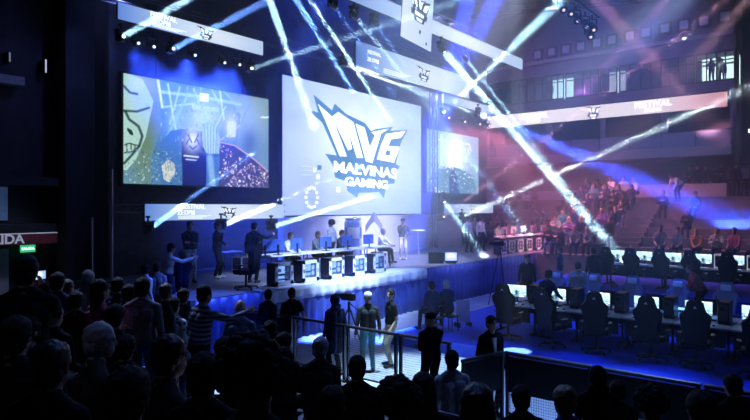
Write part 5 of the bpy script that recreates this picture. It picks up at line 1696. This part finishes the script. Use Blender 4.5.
# ------------------------------------------------------------------ grandstand spectators
TOPS = ['white', 'pink', 'grey', 'black', 'navy', 'cream', 'red', 'purple', 'charcoal', 'orange', 'teal', 'olive', 'blue', 'brown']
ROWS = ['first', 'second', 'third', 'fourth', 'fifth', 'sixth', 'seventh']
for r in range(7):
    for side in (0, 1):
        n = 0
        for k in range(18):
            y = (7.15 - 0.68 * k) if side == 0 else (8.8 + 0.62 * k)
            far_part = side == 1 and y > 11.4
            if far_part: y += 0.6
            if far_part and r > 5: continue
            x = (35.9 if far_part else 26.4) + 0.85 * r + 0.42
            px_lim = 14.5 if side else 1.2
            if (side and y > 21.5) or (not side and y < 1.0): continue
            n += 1
            # how full the rows are, as in the photo: the lowest rows and the block by the stage are full, the rest thin
            if side == 0: full = [0.95, 0.4, 0.12, 0.06, 0.08, 0.06, 0.05][r]
            else: full = [1, 1, 1, 0.75, 0.85, 1, 1][r] if y < 16 else [0.8, 0.6, 0.4, 0.2, 0.3, 0.5, 0.5][r]
            if rng.random() > full: continue
            if side == 0: top = rng.choice(['white', 'pink', 'white', 'cream', 'grey', 'orange', 'black', 'grey', 'purple']) if r < 2 else rng.choice(['black', 'navy', 'charcoal'])
            else: top = rng.choice(['white', 'grey', 'grey', 'navy', 'pink', 'teal', 'black', 'black', 'purple', 'charcoal', 'navy'])
            person(rng.choice(['sit', 'sit_lean', 'sit_clap']), (x - 0.02 + rng.uniform(-.04, .04), y + rng.uniform(-.03, .03), 1.45 + 0.4 * r - 0.03), R(180 + rng.uniform(-22, 18)),
                   'spectator in %s top, %s seat %s side of the stairs, %s row of grandstand' % (top, ORD[n - 1], 'hall' if side == 0 else 'stage', ROWS[r]),
                   top, rng.choice(['black', 'jeans', 'navy']), rng.randrange(3), rng.choice(['dark', 'dark', 'brown', 'fair']), rng.choice(['short', 'short', 'long', 'cap'] if False else ['short', 'short', 'long']), rng.uniform(0.93, 1.05), far=True, group='grandstand spectators')
q = onX(678, 178, 31.9)
person('bend', (31.9, q.y, 1.45 + 0.4 * 6), R(150), 'man in a white shirt bending forward before the pale parapet', 'white', 'black', 0, 'dark', 'short', 1.0, far=True)
q = onX(697, 187, 33.6)
person('stand', (33.7, q.y, 3.6 + 0.5), R(200), 'dark figure standing behind the parapet beside the bending man', 'black', 'black', 1, 'dark', 'short', 0.95, far=True)
for k, (px, x) in enumerate(((706, 34.4), (722, 34.2), (728, 34.6), (736, 34.1), (744, 34.5), (714, 36.0), (749, 35.6), (690, 36.5))):
    q = onX(px, 165, x)
    person(['stand', 'crossed', 'stand_turn'][k % 3], (x, q.y, 4.1), R(180 + rng.uniform(-30, 30)), 'onlooker standing on the upper walkway, %s of the eight from the stairs end' % ['second', 'fourth', 'fifth', 'sixth', 'seventh', 'third', 'last', 'first'][k],
           ['black', 'navy', 'grey', 'charcoal', 'white', 'black', 'purple', 'navy'][k], 'black', k % 3, 'dark', 'short', rng.uniform(0.95, 1.04), far=True, group='upper walkway onlookers')
q = onX(712, 78, 43.0)
person('rail', (42.9, q.y, 11.35), R(180), 'person in a dark top at the lit office window of the far building', 'black', 'black', 1, 'dark', 'short', 0.97, far=True)
q = onX(722, 75, 43.3)
person('stand', (43.3, q.y, 11.35), R(180), 'paler person standing deeper in the lit office window', 'grey', 'black', 1, 'dark', 'short', 0.95, far=True)
q = onX(550, 97, 43.0)
person('stand', (43.0, q.y, 11.35), R(180), 'figure at the lit office window nearest the stage', 'charcoal', 'black', 1, 'dark', 'short', 0.95, far=True)
# ------------------------------------------------------------------ lamps and beams
CY, WH, BL, DB, PK, MG = (0.45, 0.78, 1.0), (0.78, 0.92, 1.0), (0.16, 0.36, 1.0), (0.03, 0.08, 1.0), (1.0, 0.42, 0.62), (0.75, 0.22, 0.8)
E0 = 2.8
# px, py, plane Y of the lamp, aim (px, py), aim depth factor, colour, watts, size, spread, label
BEAMS = [
    (121, 38, 16.2, 190, -2, 0.85, CY, 30, .17, 1.1, 'moving lamp under the exit-side banner, at its outer end, white beam upward'),
    (171, 50, 16.2, 265, 2, 0.80, BL, 26, .17, 1.1, 'moving lamp under the exit-side banner, middle, blue beam upward'),
    (250, 69, 16.2, 345, 38, 0.75, CY, 8, .15, 1.0, 'moving lamp under the exit-side banner, at its inner end, thin beam'),
    (343, 63, 14.6, 482, 114.5, -18.15, WH, 45, .21, 1.3, 'moving lamp below the deep banner, strong white beam along it'),
    (333, 4, 12.2, 372, 62, 1.2, BL, 8, .15, 1.0, 'moving lamp on the high strip truss, first from the exit, faint blue beam'),
    (354, 14, 12.2, 425, 103, 1.2, CY, 16, .15, 1.0, 'moving lamp on the high strip truss, second from the exit'),
    (374, 21, 12.2, 436, 110, 1.2, BL, 8, .12, 0.9, 'moving lamp on the high strip truss, third from the exit'),
    (441, 48, 11.9, 634, 272, 1.15, CY, 150, .26, 2.2, 'moving lamp under the strip banner end, strong beam to the desk rows'),
    (465, 58, 11.9, 560, 178, 1.5, CY, 16, .15, 1.0, 'moving lamp beside the strip banner end, thin beam to the grandstand'),
    (443, 113, 16.0, 557, 4, 0.55, CY, 60, .17, 1.1, 'moving lamp over the grandstand-side screen, first, beam upward'),
    (477, 119, 16.0, 600, 71, 1.1, WH, 0.7, .12, 0.8, 'moving lamp over the grandstand-side screen, last, thin white beam'),
    (441, 219, 16.2, 528, 152, 0.95, PK, 13, .17, 1.1, 'floor-side moving lamp under the short low banner, rose beam'),
    (462, 217, 16.0, 610, 150, 0.95, WH, 70, .21, 1.4, 'floor-side moving lamp under the short low banner, white beam'),
    (148, 230, 16.0, 246, 159, -17.75, BL, 70, .17, 1.1, 'moving lamp under the low exit-side banner, blue beam at its outer end'),
    (221, 226, 16.0, 352, 171, -17.85, WH, 75, .17, 1.1, 'moving lamp under the low exit-side banner, white beam at its middle'),
    (271, 227, 16.0, 366, 198, -17.85, CY, 55, .17, 1.1, 'moving lamp under the low exit-side banner, at its inner end'),
    (443, 200, 16.1, 487, 261, 0.90, CY, 75, .26, 3.0, 'moving lamp just under the grandstand-side screen, misty beam to the stage front'),
    (478, 112, 15.8, 752, 229, 0.8, DB, 300, .35, 6.5, 'wash lamp over the grandstand-side screen, broad deep blue beam'),
    (505, 203, 16.0, 570, 186, 1.0, PK, 3, .16, 1.3, 'small moving lamp past the short low banner, faint rose beam'),
]
for px, py, Y, ax, ay, f, col, w_, sz, sp, lab in BEAMS:
    a = onY(px, py, Y)
    dep = (a.x * CS + a.y * SN)
    b = onY(ax, ay, -f) if f < 0 else P(ax, ay, dep * f)
    nm = {CY: 'cyan', WH: 'white', BL: 'blue', DB: 'deep', PK: 'rose'}[col]
    lamp_unit(a, b - a, lab, tuple(min(1, 0.4 + 0.6 * c) for c in col), 7, nm)
    area_beam(a, b - a, col, w_ * E0, sz, sp)
# lamps above the picture whose beams come down into it
for x, y, d, ax, ay, ad, col, w_, sz, sp, lab in [
    (262, -22, 14.0, 313, 124, 1.0, CY, 36, .20, 1.5, 'roof moving lamp sending the strong white beam onto the big screen'),
    (283, -22, 15.0, 352, 90, 1.0, BL, 30, .17, 1.0, 'roof moving lamp sending the blue beam onto the big screen'),
    (297, -20, 15.0, 388, 118, 1.0, CY, 26, .13, 0.8, 'roof moving lamp sending the thin pale beam onto the big screen'),
]:
    a = P(x, y, d); b = onY(ax, ay, 17.8)
    lu = lamp_unit(a, b - a, lab, tuple(min(1, 0.4 + 0.6 * c) for c in col), 14, 'cyan' if col == CY else 'blue')
    MB().tube((0, 0, 0.4), (0, 0, 19 - a.z), 0.03).build('drop_pole', STEEL, lu)
    area_beam(a, b - a, col, w_ * E0, sz, sp)
for x, y, d, ax, ay, ad, col, w_, sz, sp in [
    (472, -20, 21, 458, 42, 20, DB, 120, .6, 4.0), (505, -20, 21, 472, 45, 20, DB, 120, .6, 4.0),
    (575, -25, 24, 652, 60, 30, PK, 16, .5, 6), (690, -25, 28, 634, 36, 34, MG, 14, .4, 3.0),
]:
    area_beam(P(x, y, d), P(ax, ay, ad) - P(x, y, d), col, w_ * E0, sz, sp)

# round wash lamps below the exit-side banner (blue) and over the far screen (rose)
for k, (px, py) in enumerate(((136.5, 42.5), (152, 46), (193, 54.5), (222.5, 62), (237.5, 64))):
    a = onY(px, py, 16.2)
    lamp_unit(a, Vector((-0.15, -1, -0.35)), 'round blue wash lamp below the exit-side banner, ' + ORD[k] + ' from the exit', (0.45, 0.6, 1.0), 2.6, 'wash', 'wash_lamp', 'blue wash lamps')
    spot(a + Vector((0, 0.25, -0.1)), (a.x + (2.0 if k < 2 else 1.0), 18.2, 6.6), DB, 8000 if k < 2 else 9000, 50 if k < 2 else 80, 0.9)
for k, (px, py) in enumerate(((447, 117), (463, 121), (478, 123.5), (487.5, 125))):
    a = onY(px, py, 15.9)
    lamp_unit(a, Vector((-0.3, -1, -0.35)), 'round rose wash lamp over the grandstand-side screen, ' + ORD[k] + ' from the big screen', (1.0, 0.66, 0.82), 3.5, 'rosewash', 'wash_lamp', 'rose wash lamps')
    spot(a + Vector((0, -0.1, -0.2)), a + Vector((0.8, -2.5, -2.6)), (1.0, 0.22, 0.40), 2900, 75, 0.9)
# dark par lamps at the end of the sloped roof truss
for k, (px, py) in enumerate(((562, 7), (569.5, 11), (576, 18), (585, 24), (592, 27), (589, 34))):
    a = P(px, py, 17.4 + 0.15 * k)
    lamp_unit(a, Vector((-0.45, -0.5, -0.75)), 'dark roof lamp with a warm lens on the sloped truss, ' + ORD[k] + ' from the top', (1.0, 0.72, 0.68), 1.1, 'warm', 'wash_lamp', 'roof lamps on the sloped truss')

# spots that light the place, some of them added as unseen fill
spot((15.0, 8.0, 17.5), (14.0, 13.4, 1.6), (0.40, 0.54, 1.0), 26000, 24, 0.7)      # stage team and cases
spot((20.0, 8.0, 17.5), (20.0, 15.5, 1.5), (0.50, 0.56, 1.0), 52000, 26, 0.7)      # presenter, backdrop
spot((25.0, 8.5, 17.5), (24.5, 14.5, 1.5), (0.36, 0.42, 1.0), 9000, 26, 0.8)
spot((18.0, 3.0, 17.0), (16.4, 12.0, 0.9), (0.45, 0.66, 1.0), 16000, 9, 0.8)      # bright patch on the skirt
spot((15.0, 4.0, 10.0), (16.5, 12.0, 0.6), (0.05, 0.14, 1.0), 2600, 50, 0.8)      # blue on the skirt
spot((21.0, 5.0, 10.0), (22.0, 12.0, 0.6), (0.08, 0.14, 1.0), 2500, 50, 0.8)
spot((10.9, 8.0, 17.5), (10.7, 7.5, 0.0), (0.42, 0.66, 1.0), 60000, 13, 0.6)       # pale floor by the rail
spot((10.9, 3.2, 17.5), (10.7, 3.4, 0.0), (0.20, 0.40, 1.0), 26000, 16, 0.6)
pq = onZ(516, 351, 0.3); spot((pq.x + 1.0, pq.y + 0.5, 16.5), pq, (0.7, 0.85, 1.0), 150000, 2.6, 0.4, 0.02)   # white pool on the carpet
for y in (8.4, 6.6, 4.8, 3.0, 1.2, -0.6): spot((11.6, y, 17.5), (12.55, y, 0.3), (0.04, 0.13, 1.0), 8500, 7.5, 0.9)       # blue on the carpet's front strip
for y in (6.5, 4.0, 1.5, -1.0): spot((16.4, y, 17.5), (16.8, y, 1.2), (0.06, 0.18, 1.0), 15000, 8, 0.9)      # blue on the chairs beyond the first desks
spot((27.0, 3.0, 12.0), (28.3, 12.8, 1.8), (1.0, 0.55, 0.66), 16000, 15, 0.8)
spot((19.0, 4.0, 11.0), (18.0, 4.0, 0.3), (0.06, 0.16, 1.0), 900, 50, 0.8)
spot((13.5, 12.0, 11.0), (10.5, 14.6, 1.4), (0.05, 0.14, 1.0), 1500, 34, 0.8)     # blue wash at the stage's exit end
spot((10.5, 10.0, 9.0), (8.8, 12.0, 1.8), (0.06, 0.14, 1.0), 7000, 26, 0.8)
spot((16.5, 1.0, 10.5), (13.6, 12.4, 1.8), (0.46, 0.62, 1.0), 34000, 16, 0.8)
spot((14.0, 3.0, 14.5), (21.5, 17.7, 2.4), (0.62, 0.64, 1.0), 60000, 17, 0.9)   # backdrop panel and presenter
spot((-1.5, 3.5, 7.5), (2.0, 4.3, 2.9), (0.45, 0.5, 0.9), 45, 26, 0.9)      # added unseen fill on the smiling woman's face
spot((7.4, 17.4, 4.6), (7.0, 19.0, 2.6), (0.5, 0.6, 1.0), 60, 70, 0.9)  # added unseen spot to brighten the canopy sign and door
spot((6.6, 12.0, 9.0), (4.6, 7.8, 1.8), (0.40, 0.52, 1.0), 2400, 36, 0.9)  # added fill on the standing crowd around the grey sweater
spot((26.0, 6.0, 18.3), (29.0, 6.0, 2.0), (0.62, 0.42, 1.0), 5200, 40, 0.8)       # light over the grandstand
spot((26.0, 10.0, 18.3), (29.8, 10.2, 2.6), (0.55, 0.42, 1.0), 6000, 30, 0.8)
spot((18.5, 14.5, 18.5), (19.5, 18.2, 9.5), (0.03, 0.10, 1.0), 7000, 70, 0.9)    # blue on the drape above the big screen
spot((25.0, 14.5, 18.5), (26.0, 18.2, 9.5), (0.03, 0.10, 1.0), 6000, 70, 0.9)
spot((27.0, 12.0, 15.0), (28.0, 13.6, 1.5), (1.0, 0.35, 0.50), 1200, 26, 0.8)     # far wing
spot((32.0, 10.0, 16.0), (42.0, 11.5, 9.5), (0.32, 0.28, 1.0), 2600, 90, 0.9)     # violet on the far building
spot((33.0, 18.0, 18.5), (42.0, 18.5, 8.5), (0.50, 0.24, 0.9), 2000, 80, 0.9)
spot((30.0, 20.5, 10.0), (34.5, 20.5, 3.0), (0.75, 0.22, 0.5), 900, 90, 0.9)
spot((9.0, 12.0, 13.0), (3.5, 6.0, 2.0), (0.16, 0.32, 1.0), 900, 70, 0.9)         # added dim fill so the terrace crowd reads
spot((9.0, 2.0, 13.0), (4.5, 2.0, 1.0), (0.14, 0.28, 1.0), 500, 70, 0.9)  # same added fill, farther along the terrace
spot((9.0, 16.5, 10.0), (6.0, 20.0, 4.0), (0.22, 0.28, 1.0), 260, 100, 0.9)  # added unseen spot to lift the dark exit wall
spot((42.9, onX(715, 75, 43).y, 13.1), (43.2, onX(715, 75, 43).y, 11.4), (0.7, 1.0, 0.95), 60, 140, 0.9)

# ------------------------------------------------------------------ haze in the hall
hz = bpy.data.materials.new('haze'); hz.use_nodes = True
nt = hz.node_tree; nt.nodes.clear()
out = nt.nodes.new('ShaderNodeOutputMaterial'); vs_ = nt.nodes.new('ShaderNodeVolumeScatter')
vs_.inputs['Density'].default_value = 0.016; vs_.inputs['Color'].default_value = (0.93, 0.95, 1, 1); vs_.inputs['Anisotropy'].default_value = 0.0
nt.links.new(vs_.outputs[0], out.inputs['Volume'])
hz2 = hz.copy(); hz2.name = 'haze_low'
[n for n in hz2.node_tree.nodes if n.type == 'VOLUME_SCATTER'][0].inputs['Density'].default_value = 0.004
o = MB().box2((7.8, -15.8, 2.3), (41.1, 18.15, 18.8)).build('stage_haze', hz)
tag(o, 'thin theatrical haze hanging in the upper hall where the beams cross', 'haze', kind='stuff')
o = MB().box2((9.3, -15.8, 0.02), (41.1, 18.15, 2.29)).build('floor_level_haze', hz2)
tag(o, 'fainter haze lying over the arena floor and desks', 'haze', kind='stuff')

wd = bpy.data.worlds.new('hall_dark'); SC.world = wd; wd.use_nodes = True
bg = wd.node_tree.nodes['Background']; bg.inputs[0].default_value = (0.10, 0.16, 0.5, 1); bg.inputs[1].default_value = 0.004

cam = bpy.data.cameras.new('camera'); co = bpy.data.objects.new('camera', cam); COL.objects.link(co)
co.location = (0, 0, EYE); co.rotation_euler = Vector((CS, SN, 0)).to_track_quat('-Z', 'Y').to_euler()
cam.sensor_width = 36; cam.lens = 28.8; cam.shift_y = -3 / 750; cam.clip_start = 0.05; cam.clip_end = 200
SC.camera = co
SC.view_settings.view_transform = 'Standard'; SC.view_settings.look = 'None'; SC.view_settings.gamma = 1; SC.view_settings.use_curve_mapping = False
SC.view_settings.exposure = 0.12
SC.cycles.use_denoising = True
SC.cycles.sample_clamp_indirect = 4.0
SC.cycles.max_bounces = 5; SC.cycles.volume_bounces = 0; SC.cycles.transparent_max_bounces = 12
SC.cycles.caustics_reflective = False; SC.cycles.caustics_refractive = False
